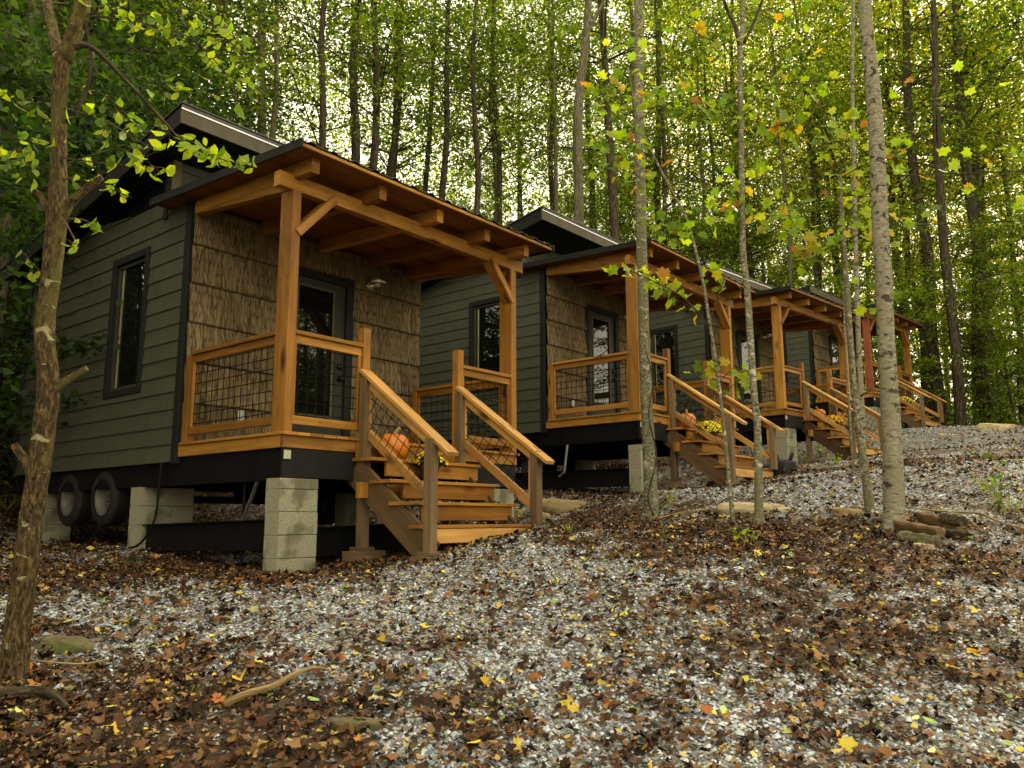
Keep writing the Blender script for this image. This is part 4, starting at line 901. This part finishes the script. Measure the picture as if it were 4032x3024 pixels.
def forest_proto(H, r0, cx, z0f, nc, per, mat, pal, size, spread, lean=.3):
    root = empty('forest_tree'); pts = [np.array([0, 0, -.3])]; x = y = 0
    m_ = 9
    for k in range(1, m_+1):
        x += rng.normal()*lean*.35; y += rng.normal()*lean*.35; pts.append(np.array([x, y, H*k/m_]))
    sp = smooth_pts(pts, 3); rad = [r0*(1-.8*(p_[2]/H)) if p_[2] > .5 else r0*1.25 for p_ in sp]; mb = MB(); mb.tube(sp, [max(q, .015) for q in rad], 9, .1)
    seeds = []
    for k in range(nc):
        f = rng.uniform(z0f, 1); i_ = min(int(f*(len(sp)-1)), len(sp)-1); b_ = np.array(sp[i_]); an = rng.uniform(0, 6.283); L = cx*rng.uniform(.12, 1)**.7*(1.15-.7*max(0, (f-z0f)/(1-z0f)))
        e = b_+np.array([math.cos(an)*L, math.sin(an)*L, L*rng.uniform(.05, .55)]); seeds.append(e)
        if k % 2 == 0: mb.tube([b_, (b_+e)/2+np.array([0, 0, .12*L]), e], [max(r0*.3*(1.1-f), .014), .014, .006], 4, cap=False)
    mb.build('trunk', mat, root, True); seeds = np.array(seeds)
    pos, nr, s, c, _ = clumps(nc, per, 1, spread*1.15, (0, 1), .20, size, pal, seedpts=seeds)
    leaves_mesh('crown', pos, nr, s, c, RHOMB, 'leaf', root, .25); root.hide_render = False
    return root
protos_known = [forest_proto(20, .15, 4.0, .40, 75, 78, 'bark_dark', GREEN, (.09, .17), .42), forest_proto(21, .14, 3.8, .38, 75, 78, 'bark_mid', GREEN+YELL[:2], (.09, .17), .40), forest_proto(19, .12, 3.6, .36, 65, 78, 'bark_dark', GREEN[:3]+YELL[:1], (.09, .16), .40)]
protos_tall = [forest_proto(19, .17, 4.6, .22, 150, 85, 'bark_dark', GREEN, (.09, .17), .42), forest_proto(21, .14, 4.3, .20, 145, 85, 'bark_mid', GREEN+YELL[:2], (.09, .17), .40),
    forest_proto(17, .11, 3.8, .18, 130, 85, 'bark_dark', GREEN+YELL, (.09, .16), .38), forest_proto(22, .20, 5.2, .24, 160, 85, 'bark_mid', GREEN, (.10, .18), .45), forest_proto(18, .09, 3.2, .25, 90, 75, 'bark_dark', YELL+GREEN[3:5], (.09, .16), .36)]
protos_low = [forest_proto(6.5, .05, 2.3, .12, 110, 110, 'bark_mid', GREEN, (.07, .14), .30, .4), forest_proto(5.0, .04, 2.0, .08, 100, 120, 'bark_dark', GREEN[2:]+GREEN[:2], (.08, .15), .28, .4), forest_proto(8.5, .06, 2.5, .12, 125, 110, 'bark_mid', GREEN+YELL[:1], (.08, .15), .32, .4)]
GLOW = [(.34, .38, .02), (.42, .42, .02), (.26, .32, .02), (.45, .38, .02), (.20, .28, .02)]  # sun glow of the upper-right crowns painted into brighter yellow leaves
SHADE = [(.03, .07, .018), (.045, .09, .02), (.02, .045, .012), (.07, .12, .03)]  # shade of the woods painted into darker leaf greens
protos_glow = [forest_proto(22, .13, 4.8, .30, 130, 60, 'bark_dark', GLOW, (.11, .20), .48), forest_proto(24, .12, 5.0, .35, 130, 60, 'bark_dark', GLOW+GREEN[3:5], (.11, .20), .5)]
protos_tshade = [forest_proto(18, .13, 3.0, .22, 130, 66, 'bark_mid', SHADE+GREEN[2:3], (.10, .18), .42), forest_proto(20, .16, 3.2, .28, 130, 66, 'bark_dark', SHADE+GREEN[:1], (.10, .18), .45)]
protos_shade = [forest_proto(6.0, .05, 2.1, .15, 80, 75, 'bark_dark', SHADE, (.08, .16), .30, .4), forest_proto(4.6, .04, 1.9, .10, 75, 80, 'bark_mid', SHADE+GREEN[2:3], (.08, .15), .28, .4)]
used = set()
def plant(proto, x, y, rz=None, s=1., sz=None, label=None, cat='tree', group=None, name=None):
    if proto.name not in used: used.add(proto.name); o = proto
    else: o = proto.copy(); COL.objects.link(o); [setattr(c2, 'parent', o) for c2 in [COL.objects.link(c) or c for c in [ch.copy() for ch in PK[proto.name]]]]
    o.location = (x, y, gz(x, y)); o.rotation_euler = (rng.normal()*.02, rng.normal()*.02, rng.uniform(0, 6.28) if rz is None else rz); o.scale = (s, s, sz or s)
    if name: o.name = name
    return tag(o, label, cat, group)
PK = {p_.name: list(p_.children) for p_ in protos_tall+protos_low+protos_known+protos_glow+protos_shade+protos_tshade}
def zone(x, y):
    px = 2016+F_PX*x/max(y, 1)
    if y < 3: return 'behind'
    return 'left' if px < 900 else 'mid' if px < 2300 else 'right' if px < 3500 else 'far_right'
LT = {'left': 'tall dark tree on the wooded slope left of the nearest roof', 'mid': 'tall leafy tree on the slope behind the nearest two roofs', 'right': 'tall leafy tree rising behind the farther cabins', 'far_right': 'tall tree in the dark woods right of the farthest cabin', 'behind': 'unseen tall tree across the gravel clearing from the cabins'}
LL = {'left': 'leafy understory tree left of the nearest cabin roof', 'mid': 'leafy understory tree between the tall trunks behind the nearest two cabins', 'right': 'leafy understory tree just above the farther cabin roofs', 'far_right': 'leafy understory tree right of the farthest cabin', 'behind': 'unseen leafy understory tree across the gravel clearing'}
def put(kind, x, y, s=1., i=None):
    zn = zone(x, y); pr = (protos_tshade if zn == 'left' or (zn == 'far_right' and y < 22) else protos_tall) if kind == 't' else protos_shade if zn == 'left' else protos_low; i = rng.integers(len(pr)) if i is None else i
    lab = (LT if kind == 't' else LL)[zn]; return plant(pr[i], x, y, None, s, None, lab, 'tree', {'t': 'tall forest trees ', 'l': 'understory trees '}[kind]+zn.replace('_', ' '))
# trunks read off the photograph: (px of trunk at py, py, forward distance, thickness px)
def at_px(px, py, Y): q = at(px, py, Y); return q[0], Y
known = [(75, 400, 13, 62), (350, 350, 16, 34), (420, 200, 17, 30), (1040, 300, 19, 24), (1085, 250, 22, 34), (1245, 300, 20, 34), (1370, 400, 24, 36), (1450, 500, 23, 34), (1510, 600, 28, 22), (1570, 400, 30, 18), (1760, 400, 27, 26), (1880, 350, 25, 26), (2010, 500, 30, 22), (2160, 500, 29, 20), (2180, 300, 32, 20), (2410, 500, 27, 40), (2620, 600, 30, 22), (2740, 500, 32, 18), (2800, 500, 34, 16), (3070, 600, 30, 14),
    (3650, 900, 30, 40), (3745, 1300, 27, 34), (3800, 700, 29, 40), (3880, 1300, 33, 34), (3965, 1000, 32, 24), (640, 300, 24, 20), (900, 250, 27, 22), (1660, 300, 33, 20), (2330, 400, 36, 22), (2560, 300, 36, 26), (3190, 500, 33, 18), (3500, 700, 36, 26)]
KLAB = ['thick grey-brown trunk high in the top left corner', 'grey trunk behind the forked tree at the left edge', 'second grey trunk behind the forked tree', 'slender pale trunk rising left of the nearest porch roof peak', 'dark trunk just right of the slender pale one above the nearest roof', 'dark straight trunk above the middle of the nearest porch roof', 'dark trunk with limbs right of the nearest roof peak', 'leaning dark trunk above the right part of the nearest porch roof', 'thin dark trunk above the nearest porch roof edge', 'thin trunk left of the bright sky gap', 'dark trunk in front of the bright sky gap', 'forked dark trunk against the bright sky in the middle', 'thin trunk above the gap between the nearest two cabins', 'thin pair trunk left of the second main roof', 'thin dark trunk above the second main roof peak', 'thick dark trunk just right of the second main roof', 'thin trunk just right of the mottled tree', 'thin trunk above the second porch roof', 'hair-thin dark trunk left of the slim spotted tree', 'thin trunk between the spotted tree and the big birch', 'dark trunk just right of the big birch', 'dark trunk over the end of the farthest porch', 'dark trunk with bare limbs in the right woods', 'dark trunk behind the young pine at the right', 'thin trunk near the right edge', 'thin trunk above the nearest main roof fascia', 'dark thin trunk behind the hanging oval leaves', 'thin dark trunk crossing the bright sky', 'dark trunk seen right behind the dark rough tree', 'dark trunk left of the mottled tree top', 'thin dark trunk just left of the crooked tree top', 'trunk behind the upper part of the big birch']
for kn, (px, py, Y, wd) in enumerate(known):
    x, y = at_px(px, py, Y); rad = wd/2*Y/F_PX; i = int(rng.integers(3)); r_ = [.15, .14, .12][i]; o = plant(protos_known[i], x, y, None, 1., None, 'tall forest tree', 'tree'); s = min(max(rad/(r_*.75), .75), 1.6); o.scale = (s, s, max(s, .9)); tag(o, KLAB[kn])
# the dark prominent trunk behind the second roof
T9, B9, _, _, Y9 = trunk_from('dark_tree', [(2278, 1050, 46), (2280, 870, 43), (2276, 459, 40), (2303, 184, 34), (2317, 0, 31), (2330, -500, 26)], 'bark_mid', 'dark rough tree rising behind the second cabin roof, forked at the top', Y=21, ext=5)
limb(T9, B9, [(2318, 120, 18), (2350, 60, 14), (2390, -40, 12), (2450, -300, 8)], Y9, 'bark_mid')
def cab_b(x, y):     # distance behind the line of cabin fronts, and along it
    yw = R(49); return (x+1.97)*math.cos(yw)+(y-7.03)*math.sin(yw), -(x+1.97)*math.sin(yw)+(y-7.03)*math.cos(yw)
def ok_spot(x, y, sp, placed):
    a, b = cab_b(x, y)
    if b < 7.5 and a < 24 and y > -3 and (b > -3.5 or x < 9): return False
    return all((x-u)**2+(y-v)**2 > sp*sp for u, v in placed)
placed = []
for k in range(4000):
    if len(placed) >= 38: break
    Y = rng.uniform(14, 62); x = Y*rng.uniform(-.85, .95)
    if ok_spot(x, Y, 2.4, placed) and (cab_b(x, Y)[1] > 8 or cab_b(x, Y)[0] > 24):
        placed.append((x, Y)); zone(x, Y) == 'mid' and Y < 30 or put('t', x, Y, rng.uniform(.8, 1.2))
pl2 = []
for k in range(4000):
    if len(pl2) >= 78: break
    Y = 9+41*rng.random()**1.5; x = Y*rng.uniform(-.85, .9)
    if ok_spot(x, Y, 1.7, pl2) and (cab_b(x, Y)[1] > 7.6 or cab_b(x, Y)[0] > 24.5):
        pl2.append((x, Y)); put('l', x, Y, rng.uniform(.38, .62) if zone(x, Y) == 'mid' else rng.uniform(.6, 1.0) if zone(x, Y) == 'left' else rng.uniform(.75, 1.2))
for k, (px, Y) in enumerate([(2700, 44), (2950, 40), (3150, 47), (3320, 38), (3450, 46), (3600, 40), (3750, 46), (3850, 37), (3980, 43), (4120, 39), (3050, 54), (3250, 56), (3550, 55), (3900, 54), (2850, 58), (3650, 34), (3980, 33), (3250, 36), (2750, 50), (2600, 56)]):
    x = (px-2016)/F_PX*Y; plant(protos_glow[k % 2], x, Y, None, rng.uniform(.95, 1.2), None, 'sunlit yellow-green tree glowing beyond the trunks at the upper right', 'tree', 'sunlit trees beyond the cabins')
for (x, y) in [(-7.5, 11.5), (-10, 14), (-12.5, 11), (-8.5, 17), (-13, 19), (-9.5, 24), (-16, 15), (-15, 26), (-12, 15), (-11, 21)]: put('t', x, y, rng.uniform(.85, 1.1))
for (x, y) in [(-7.2, 9.5), (-9, 8), (-10.5, 10.5), (-8.5, 13.5), (-6.2, 13), (-12, 8)]: put('l', x, y, rng.uniform(.9, 1.2))
for root_, sp_, b_, sc_ in ((T2, None, B2, .62), (T4, None, B4, .55), (T5, None, B5, .75), (T7, None, B7, .55), (T1, None, B1, .5)):   # crowns of the near trees, above the picture
    tr_ = [o for o in root_.children if o.name.startswith('trunk')][0]; top = max((v.co for v in tr_.data.vertices), key=lambda v: v.z)
    cr = [c for c in PK[protos_known[1].name] if c.name.startswith('crown')][0].copy(); COL.objects.link(cr); cr.parent = root_; cr.scale = (sc_, sc_, sc_*.6); cr.location = (top.x, top.y, max(top.z, 8)-8.4*sc_*.6-.5)
# unseen trees: door-glass reflections across the clearing, added light blockers left and behind
for (x, y) in [(24, 3), (23, 8), (25, 13), (22, -3), (28, 6), (27, 17), (-3, -9), (-5, -5), (-8, -7), (-9, -3), (-8.5, 1), (29, 11), (-11, 5), (-13, 3), (24, 20), (32, 2), (31, 15)]:
    put('t', x, y, rng.uniform(.8, 1.05))
for (x, y) in [(20, 5.5), (19, 10), (20, 0), (21, 14.5), (23, 2), (-8, -2), (-9.5, 4), (-6, -3), (22, 9.5), (24, 6), (26, 10), (25, 17), (-10, 8), (-9, 6.3), (-12, 6), (21.5, 7.5), (20, 12.5), (20.5, 2.5), (23, 12), (22, -2), (24, 8), (26, 4), (27, 8.5), (25, 14.5), (22.5, 17.5)]: put('l', x, y, rng.uniform(.9, 1.3))

# far woods that read as one mass: leaf clouds on the far slopes
az = rng.uniform(-.75, .80, 4600); dd = rng.uniform(34, 74, 4600); x, y = dd*np.sin(az), dd*np.cos(az); hmax = np.interp(np.degrees(az), [-45, -20, -5, 5, 15, 24, 32, 45], [24, 18, 14, 12, 15, 19, 22, 24])
zc = ground(x, y, False)+rng.random(4600)**1.3*hmax; seeds = np.c_[x, y, zc]
pos, nr, s_, c_, _ = clumps(4600, 44, 1, .95, (0, 1), .26, (.12, .30), GREEN+YELL[:1], seedpts=seeds)
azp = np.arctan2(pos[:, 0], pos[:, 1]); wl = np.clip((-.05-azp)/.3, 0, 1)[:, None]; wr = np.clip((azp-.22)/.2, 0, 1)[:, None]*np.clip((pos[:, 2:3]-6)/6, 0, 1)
c_ = c_*(1-.72*wl); c_ = c_*(1-wr)+pick(GLOW, len(c_), .25)*wr  # shade at left and sun glow at upper right painted into leaf colours
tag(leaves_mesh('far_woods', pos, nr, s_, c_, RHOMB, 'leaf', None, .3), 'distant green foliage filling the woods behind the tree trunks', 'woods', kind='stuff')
# low leafy ground cover on the wooded slope
n = 5200; Y = rng.uniform(9, 40, n); x = Y*rng.uniform(-.85, .9, n); ab = [cab_b(u, v) for u, v in zip(x, Y)]
k_ = np.array([(b > 7.3 and a < 26) or a > 26 or x_ > 17 for (a, b), x_ in zip(ab, x)]); x, Y = x[k_], Y[k_]
seeds = np.c_[x, Y, ground(x, Y)+rng.uniform(.1, .9, len(x))]
pos, nr, s_, c_, _ = clumps(len(seeds), 26, 1, .35, (0, 1), .5, (.07, .15), GREEN, seedpts=seeds)
tag(leaves_mesh('ground_cover', pos, nr, s_, c_, RHOMB, 'leaf', None, .3), 'low green undergrowth on the wooded slope behind the cabins', 'undergrowth', kind='stuff')

# rhododendron bushes with long dark leaves, left rear of the nearest cabin and above its roof
LONG = [(0, 0), (-.5, 0), (-.2, -.13), (.2, -.13), (.5, 0), (.2, .13), (-.2, .13)]
def rhodo(x, y, r, h, label, pal=((.03, .06, .018), (.05, .085, .03), (.02, .04, .012), (.09, .13, .06))):
    root = empty('rhododendron', (x, y, gz(x, y))); tag(root, label, 'bush', None); mb = MB(); n = int(70*r*h)
    pos, nr = [], []
    for k in range(n):
        an, q, zz = rng.uniform(0, 6.28), math.sqrt(rng.random())*r, h*rng.uniform(.15, 1)
        e = np.array([q*math.cos(an), q*math.sin(an), zz*(1.1-.4*(q/r)**2)])
        if k % 3 == 0: mb.tube([(0, 0, 0), e*.5+np.array([0, 0, .1]), e], [.018, .01, .005], 4, cap=False)
        for j in range(11):
            a2 = j*.571+rng.random()*.3; d = np.array([math.cos(a2), math.sin(a2), rng.uniform(-.25, .35)]); pos.append(e+d*.07); nr.append(np.array([-d[0]*.4, -d[1]*.4, 1.])+rng.normal(size=3)*.3)
    mb.build('stems', 'bark_mid', root); pos = np.array(pos)
    leaves_mesh('foliage', pos, np.array(nr), rng.uniform(.09, .17, len(pos)), pick(list(pal), len(pos), .25), LONG, 'leaf', root, .3)
p = cab_pt(0, -1.1, 6.9); rhodo(p[0], p[1], 1.2, 1.9, 'dark rhododendron bush behind the rear corner of the nearest cabin')
p = cab_pt(0, -2.6, 6.4); rhodo(p[0], p[1], 1.2, 2.4, 'dark rhododendron bush at the left edge behind the forked tree')
p = cab_pt(0, 1.5, 8.6); rhodo(p[0], p[1], 1.5, 2.8, 'dark rhododendron bush behind the nearest cabin')
p = cab_pt(0, 5.5, 8.5); rhodo(p[0], p[1], 1.7, 4.4, 'grey-green rhododendron above the nearest porch roof edge', ((.06, .10, .05), (.10, .14, .08), (.035, .06, .025), (.16, .2, .13)))
p = cab_pt(0, 3.6, 9.2); rhodo(p[0], p[1], 1.9, 4.9, 'tall dark rhododendron behind the nearest main roof', ((.03, .055, .02), (.05, .08, .03), (.02, .035, .012), (.08, .11, .055)))

# rocks
def rock(name, px0, px1, py0, py1, mat, label, flat=.5, base=None, deep=.7, seed=1, rz=0):
    q = hit((px0+px1)/2, py1) if base is None else base; D = depth(q); w_ = (px1-px0)*D/F_PX; h_ = (py1-py0)*D/F_PX
    nu, nv = 40, 24; V = []
    r_ = np.random.default_rng(seed); planes = [(v/np.linalg.norm(v), r_.uniform(.6, .85)) for v in r_.normal(size=(14, 3))]+[(np.array([.08, -.1, .99]), .42)]
    for j in range(nv+1):
        th = math.pi*j/nv
        for k in range(nu):
            ph = 2*math.pi*k/nu; d = np.array([math.sin(th)*math.cos(ph), math.sin(th)*math.sin(ph), math.cos(th)]); r = 1.
            for pn, pd in planes:
                c = d@pn
                if c > .05: r = min(r, pd/c)
            r *= 1+.16*(vnoise(ph*3, th*3+seed, .5, seed)-.5)+.10*(vnoise(ph*9, th*9, .5, seed+3)-.5); V.append(d*r)
    V = np.array(V); V[:, 0] *= w_/2*1.12; V[:, 1] *= w_/2*deep; V[:, 2] *= h_*1.05
    ii = np.arange((nv+1)*nu).reshape(nv+1, nu); F = np.c_[ii[:-1].ravel(), ii[1:].ravel(), np.roll(ii[1:], -1, 1).ravel(), np.roll(ii[:-1], -1, 1).ravel()]
    o = fast(name, V, F, mat, None, None, False); o.location = (q[0], q[1]+w_/2*deep*.6, q[2]+h_*.22); o.rotation_euler = (0, 0, rz); tag(o, label, 'rock'); return o
rock('rock', 2110, 2312, 1940, 2022, 'rock', 'long flat tan sandstone slab right of the nearest stairs', seed=2, deep=.6)
rock('rock', 2095, 2165, 2000, 2056, 'rock', 'small tan rock beside the right stair post', seed=5, deep=.8)
rock('rock', 2100, 2150, 1972, 2008, 'rock_moss', 'small mossy rock between the sandstone slab and the stair post', seed=8, deep=.8)
rock('rock', 2010, 2058, 1990, 2040, 'rock', 'tan rock partly hidden behind the bottom stair of the nearest cabin', seed=9, deep=.8)
rock('rock', 2842, 3143, 1958, 2030, 'rock_pale', 'broad pale sandstone rock behind the slim spotted tree', seed=4, deep=.5)
rock('rock', 3279, 3405, 1982, 2040, 'rock', 'low tan boulder left of the crooked tree foot', seed=11, deep=.7)
rock('rock', 3609, 3724, 2128, 2170, 'rock_pale', 'small yellowish stone in front of the firewood', seed=12, deep=.5)
rock('rock', 120, 330, 2488, 2590, 'rock_moss', 'mossy half-buried stone right of the forked tree foot', seed=14, deep=.6)
rock('rock', 868, 965, 2635, 2690, 'rock_moss', 'small mossy brown stone above the fallen stick', seed=15, deep=.5)
rock('rock', 1300, 1515, 2815, 2890, 'rock_moss', 'flat mossy stone in the foreground right of the fallen stick', seed=16, deep=.4)
rock('rock', 3860, 4010, 1650, 1695, 'rock_pale', 'pale flat rock at the edge of the right woods', seed=17, deep=.6)
rock('rock', 840+20, 900, 2220, 2255, 'rock_moss', 'fist-sized stone at the foot of the front block pier', seed=19, deep=.9, base=hit(905, 2238)) if False else None
# firewood
def log(pa, pb, r, label, mat='walnut', half=False, rz=.0, up=0., name='firewood_log'):
    a, b = np.array(hit(*pa)), np.array(hit(*pb)); Yc = (a[1]+b[1])/2; d = b-a; L = np.linalg.norm(d); c = (a+b)/2; d = d/L; r *= .8; c[2] += r*.8+.02+up
    mb = MB(); ns = 12; x_ = np.array([d[0], d[1], d[2]]); s_ = np.cross(x_, [0, 0, 1]); s_ /= np.linalg.norm(s_); u_ = np.cross(s_, x_); prof = []
    for k in range(ns):
        an = 2*math.pi*k/ns+rz; rr = r*(1+.12*math.sin(3*an+r*90)); yy, zz = rr*math.cos(an), rr*math.sin(an)
        if half: zz = min(zz, r*.25)+.1*r*math.sin(an*5)*(zz > r*.25)
        prof.append((yy, zz))
    n0 = 0
    for t_ in np.linspace(-.5, .5, 6):
        for (yy, zz) in prof: mb.v.append(tuple(x_*t_*L+s_*yy*(1+.04*math.sin(t_*20))+u_*(zz+.006*math.sin(t_*15+yy*50))))
    for i in range(5):
        for k in range(ns):
            k2 = (k+1) % ns; mb.f.append((i*ns+k, i*ns+k2, (i+1)*ns+k2, (i+1)*ns+k)); mb.uv += [(i*L/5, k*.04), (i*L/5, (k+1)*.04), ((i+1)*L/5, (k+1)*.04), ((i+1)*L/5, k*.04)]
    mb.f.append(tuple(reversed(range(ns)))); mb.uv += [(q[0]*.2, q[1]*2) for q in prof]; mb.f.append(tuple(range(5*ns, 6*ns))); mb.uv += [(q[0]*.2, q[1]*2) for q in prof]
    o = mb.build(name, mat); o.location = tuple(c); return tag(o, label, 'firewood', 'split firewood right of the big birch')
log((3540, 2110), (3710, 2146), .085, 'split log with pale grain, nearest of the firewood pile', half=True, up=.03)
log((3545, 2138), (3700, 2162), .05, 'grey bark-side log under the front split log', 'bark_mid')
log((3632, 2078), (3785, 2112), .085, 'weathered split log at the back of the firewood pile', half=True, up=.03)
log((3700, 2118), (3812, 2142), .075, 'dark log at the right end of the firewood pile', 'bark_dark', half=True)
log((3715, 2100), (3800, 2118), .05, 'dark short log on top at the right end of the firewood', 'bark_dark', up=.07)
# sticks and fallen branches
def stick(pts, label, mat='stick', name='fallen_branch', lift_=.05, forks=()):
    P3 = [np.array(hit(px, py))+np.array([0, 0, lift_+wd*.3/1000]) for px, py, wd in pts]; rr = [wd/2*depth(q)/F_PX for q, (_, _, wd) in zip(P3, pts)]
    base = P3[0]; sp = smooth_pts([q-base for q in P3], 6); mb = MB(); mb.tube(sp, list(np.interp(np.linspace(0, len(P3)-1, len(sp)), range(len(P3)), rr)), 9, .12)
    o = mb.build(name, mat, None, True); o.location = tuple(base); return tag(o, label, 'branch')
stick([(885, 2835, 32), (960, 2795, 30), (1060, 2765, 28), (1130, 2725, 24), (1190, 2694, 20), (1245, 2680, 16), (1292, 2686, 12)], 'thick curved fallen stick on the leaves in the foreground')
stick([(-60, 2800, 46), (60, 2788, 46), (150, 2782, 42), (215, 2800, 34), (265, 2850, 22)], 'dark fallen limb at the lower left edge', 'bark_dark', 'fallen_limb')
stick([(2590, 2062, 7), (2680, 2040, 8), (2800, 2024, 8), (2900, 2022, 7), (3000, 1996, 6), (3060, 1975, 4)], 'long thin pale branch lying across the leaves by the mottled tree')
stick([(3575, 2020, 6), (3700, 2035, 8), (3850, 2045, 9), (3950, 2085, 10), (4080, 2120, 11)], 'long pale branch running to the right edge behind the firewood')
stick([(3672, 2010, 7), (3740, 2040, 7), (3800, 2060, 6), (3880, 2125, 5)], 'thin branch leaning across the firewood')
stick([(3580, 2035, 6), (3660, 2060, 6), (3730, 2075, 5)], 'short thin branch left of the firewood')
stick([(80, 2640, 8), (300, 2660, 7), (420, 2640, 5)], 'thin twig right of the forked tree foot')
stick([(1740, 2590, 5), (1790, 2640, 5), (1850, 2720, 4)], 'thin dark twig on the gravel in the middle foreground', 'bark_dark')

# black plastic tank lid by the second stairs
q = hit(3103, 1868); r_ = 52*depth(q)/F_PX; root = empty('plastic_tank', (q[0], q[1]+r_, q[2]-.03)); tag(root, 'squat black plastic tank with a pipe, right of the second stairs', 'tank')
mb = MB(); mb.lathe([(0, 0), (r_*.97, 0), (r_, .03), (r_, r_*1.0), (r_*.97, r_*1.12), (r_*.85, r_*1.2), (r_*.4, r_*1.28), (0, r_*1.3)], ns=36); mb.build('tank_body', 'plastic_black', root, True)
mb = MB(); mb.tube([(r_*.45, -r_*.1, r_*1.1), (r_*.75, -r_*.15, r_*1.85)], .035, 12); mb.build('vent_pipe', 'plastic_black', root, True)
mb = MB(); mb.tube([(-r_*.5, .0, r_*1.1), (-r_*.52, 0, r_*1.75)], .05, 12); mb.build('inlet_pipe', 'plastic_black', root, True)
mb = MB(); mb.beam((-r_*.3, -r_*.98, r_*.35), (-r_*.25, -r_*.98, r_*.7), .04, .05); mb.beam((-r_*.38, -r_*.96, r_*.5), (-r_*.12, -r_*1.0, r_*.48), .03, .04); mb.beam((r_*.3, -r_*.97, r_*.5), (r_*.7, -r_*.75, r_*.55), .04, .03); mb.build('grip', 'black', root)

# young pines, weeds, ferns
def pine(px, py, h, label, pal=((.03, .10, .04), (.05, .13, .05), (.04, .09, .03))):
    q = hit(px, py); root = empty('young_pine', q); tag(root, label, 'pine tree'); mb = MB(); mb.tube([(0, 0, -.05), (.02, 0, h*.5), (0, .02, h)], [.03, .018, .006], 7); pos, nr, sz_ = [], [], []
    for lv in range(6):
        z = h*(.2+.14*lv); L = h*.36*(1.1-.15*lv)
        for k in range(6):
            an = k*1.047+lv*.5+rng.random()*.3; e = np.array([L*math.cos(an), L*math.sin(an), z+L*.25]); b = np.array([0, 0, z]); mb.tube([b, e], [.01, .004], 4, cap=False)
            for j in range(70):
                t_ = rng.uniform(.25, 1.05); pos.append(b+(e-b)*t_+rng.normal(size=3)*.05); nr.append(rng.normal(size=3)+np.array([0, 0, .5]))
    mb.build('trunk', 'bark_mid', root); pos = np.array(pos); leaves_mesh('needles', pos, np.array(nr), rng.uniform(.08, .14, len(pos)), pick(list(pal), len(pos), .25), [(-.5, -.06), (.5, -.03), (.5, .03), (-.5, .06)], 'leaf', root, .1)
pine(3795, 1668, 1.8, 'young bright green pine right of the farthest stairs'); pine(3745, 1650, .8, 'small low pine beside the farthest stairs'); pine(3860, 1650, .9, 'small low pine right of the young bright pine')
pine(3945, 1655, 1.5, 'yellowish young pine near the right edge', ((.14, .15, .02), (.18, .18, .03), (.10, .12, .02)))
def weed(px, py, h, r, n, label, tm=OVAL, pal=LG, sz=(.04, .08), nstem=7):
    q = hit(px, py); root = empty('weed', q); tag(root, label, 'plant'); mb = MB(); pos = []
    for k in range(nstem):
        an = rng.uniform(0, 6.28); e = np.array([r*math.cos(an)*rng.uniform(.2, 1), r*math.sin(an)*rng.uniform(.2, 1), h*rng.uniform(.5, 1)]); mb.tube([(0, 0, -.02), e*.5+np.array([0, 0, h*.1]), e], [.005, .004, .002], 4, cap=False)
        for j in range(n//nstem): t_ = rng.uniform(.25, 1); pos.append(e*t_+rng.normal(size=3)*.03)
    mb.build('stems', 'stem', root); pos = np.array(pos); leaves_mesh('leaves', pos, rng.normal(size=(len(pos), 3))*.45+np.array([0, 0, 1.]), rng.uniform(*sz, len(pos)), pick(list(pal), len(pos), .2), tm, 'leaf', root, .3)
weed(3235, 1800, .45, .28, 110, 'bushy green weed left of the third stairs foot'); weed(3170, 1815, .22, .25, 50, 'low green weed right of the black tank'); weed(3300, 1830, .2, .2, 40, 'low weed in front of the third stairs')
weed(2637, 1985, .22, .09, 40, 'small bright green fern right of the mottled tree foot', LONG, sz=(.03, .07))
weed(2945, 2150, .10, .16, 22, 'small pale green seedling on the leaf litter below the spotted tree'); weed(2612, 2125, .09, .08, 12, 'tiny green sprout below the mottled tree'); weed(2240, 2110, .12, .09, 12, 'green sprout right of the nearest bottom stair')
weed(3930, 1985, .5, .35, 34, 'thin green seedlings at the right edge in front of the gravel', MAPLE, GREEN[:3], sz=(.04, .08)); weed(3980, 2030, .3, .3, 20, 'low seedlings by the branch at the right edge', MAPLE, GREEN[:3], sz=(.05, .09))
weed(20, 2010, .3, .4, 60, 'low green plants behind the forked tree at the left edge')

pos, nrm_, sz_ = [], [], []
for i in range(4):
    for k in range(150):
        t_ = int(rng.integers(4)); a = rng.uniform(.85, 2.2); b = (-.25, -.51, -.77, -1.03)[t_]+.27-abs(rng.normal())*.06; z = (-.19, -.40, -.60, -.80)[t_]
        pos.append(cab_pt(i, a, max(b, (-.25, -.51, -.77, -1.03)[t_]), z+.012)); sz_.append(rng.uniform(.02, .06))
    for k in range(260):
        b = -.38+abs(rng.normal())*.5; pos.append(cab_pt(i, rng.uniform(-.2, W+.2), min(b, 2.1), 2.478+(min(b, 2.1)+.371)*.0478+.015)); sz_.append(rng.uniform(.03, .08))
pos = np.array(pos); n = len(pos)
tag(leaves_mesh('fallen_leaves', pos, rng.normal(size=(n, 3))*.22+np.array([0, 0, 1.]), np.array(sz_), pick(BR+[(.16, .09, .03), (.3, .22, .05), (.2, .1, .03), (.36, .30, .12)], n, .3), MAPLE, 'litter', None, rng.uniform(-.3, .9, n)), 'dry leaves lying on the stair treads and porch roofs', 'leaf litter', kind='stuff')
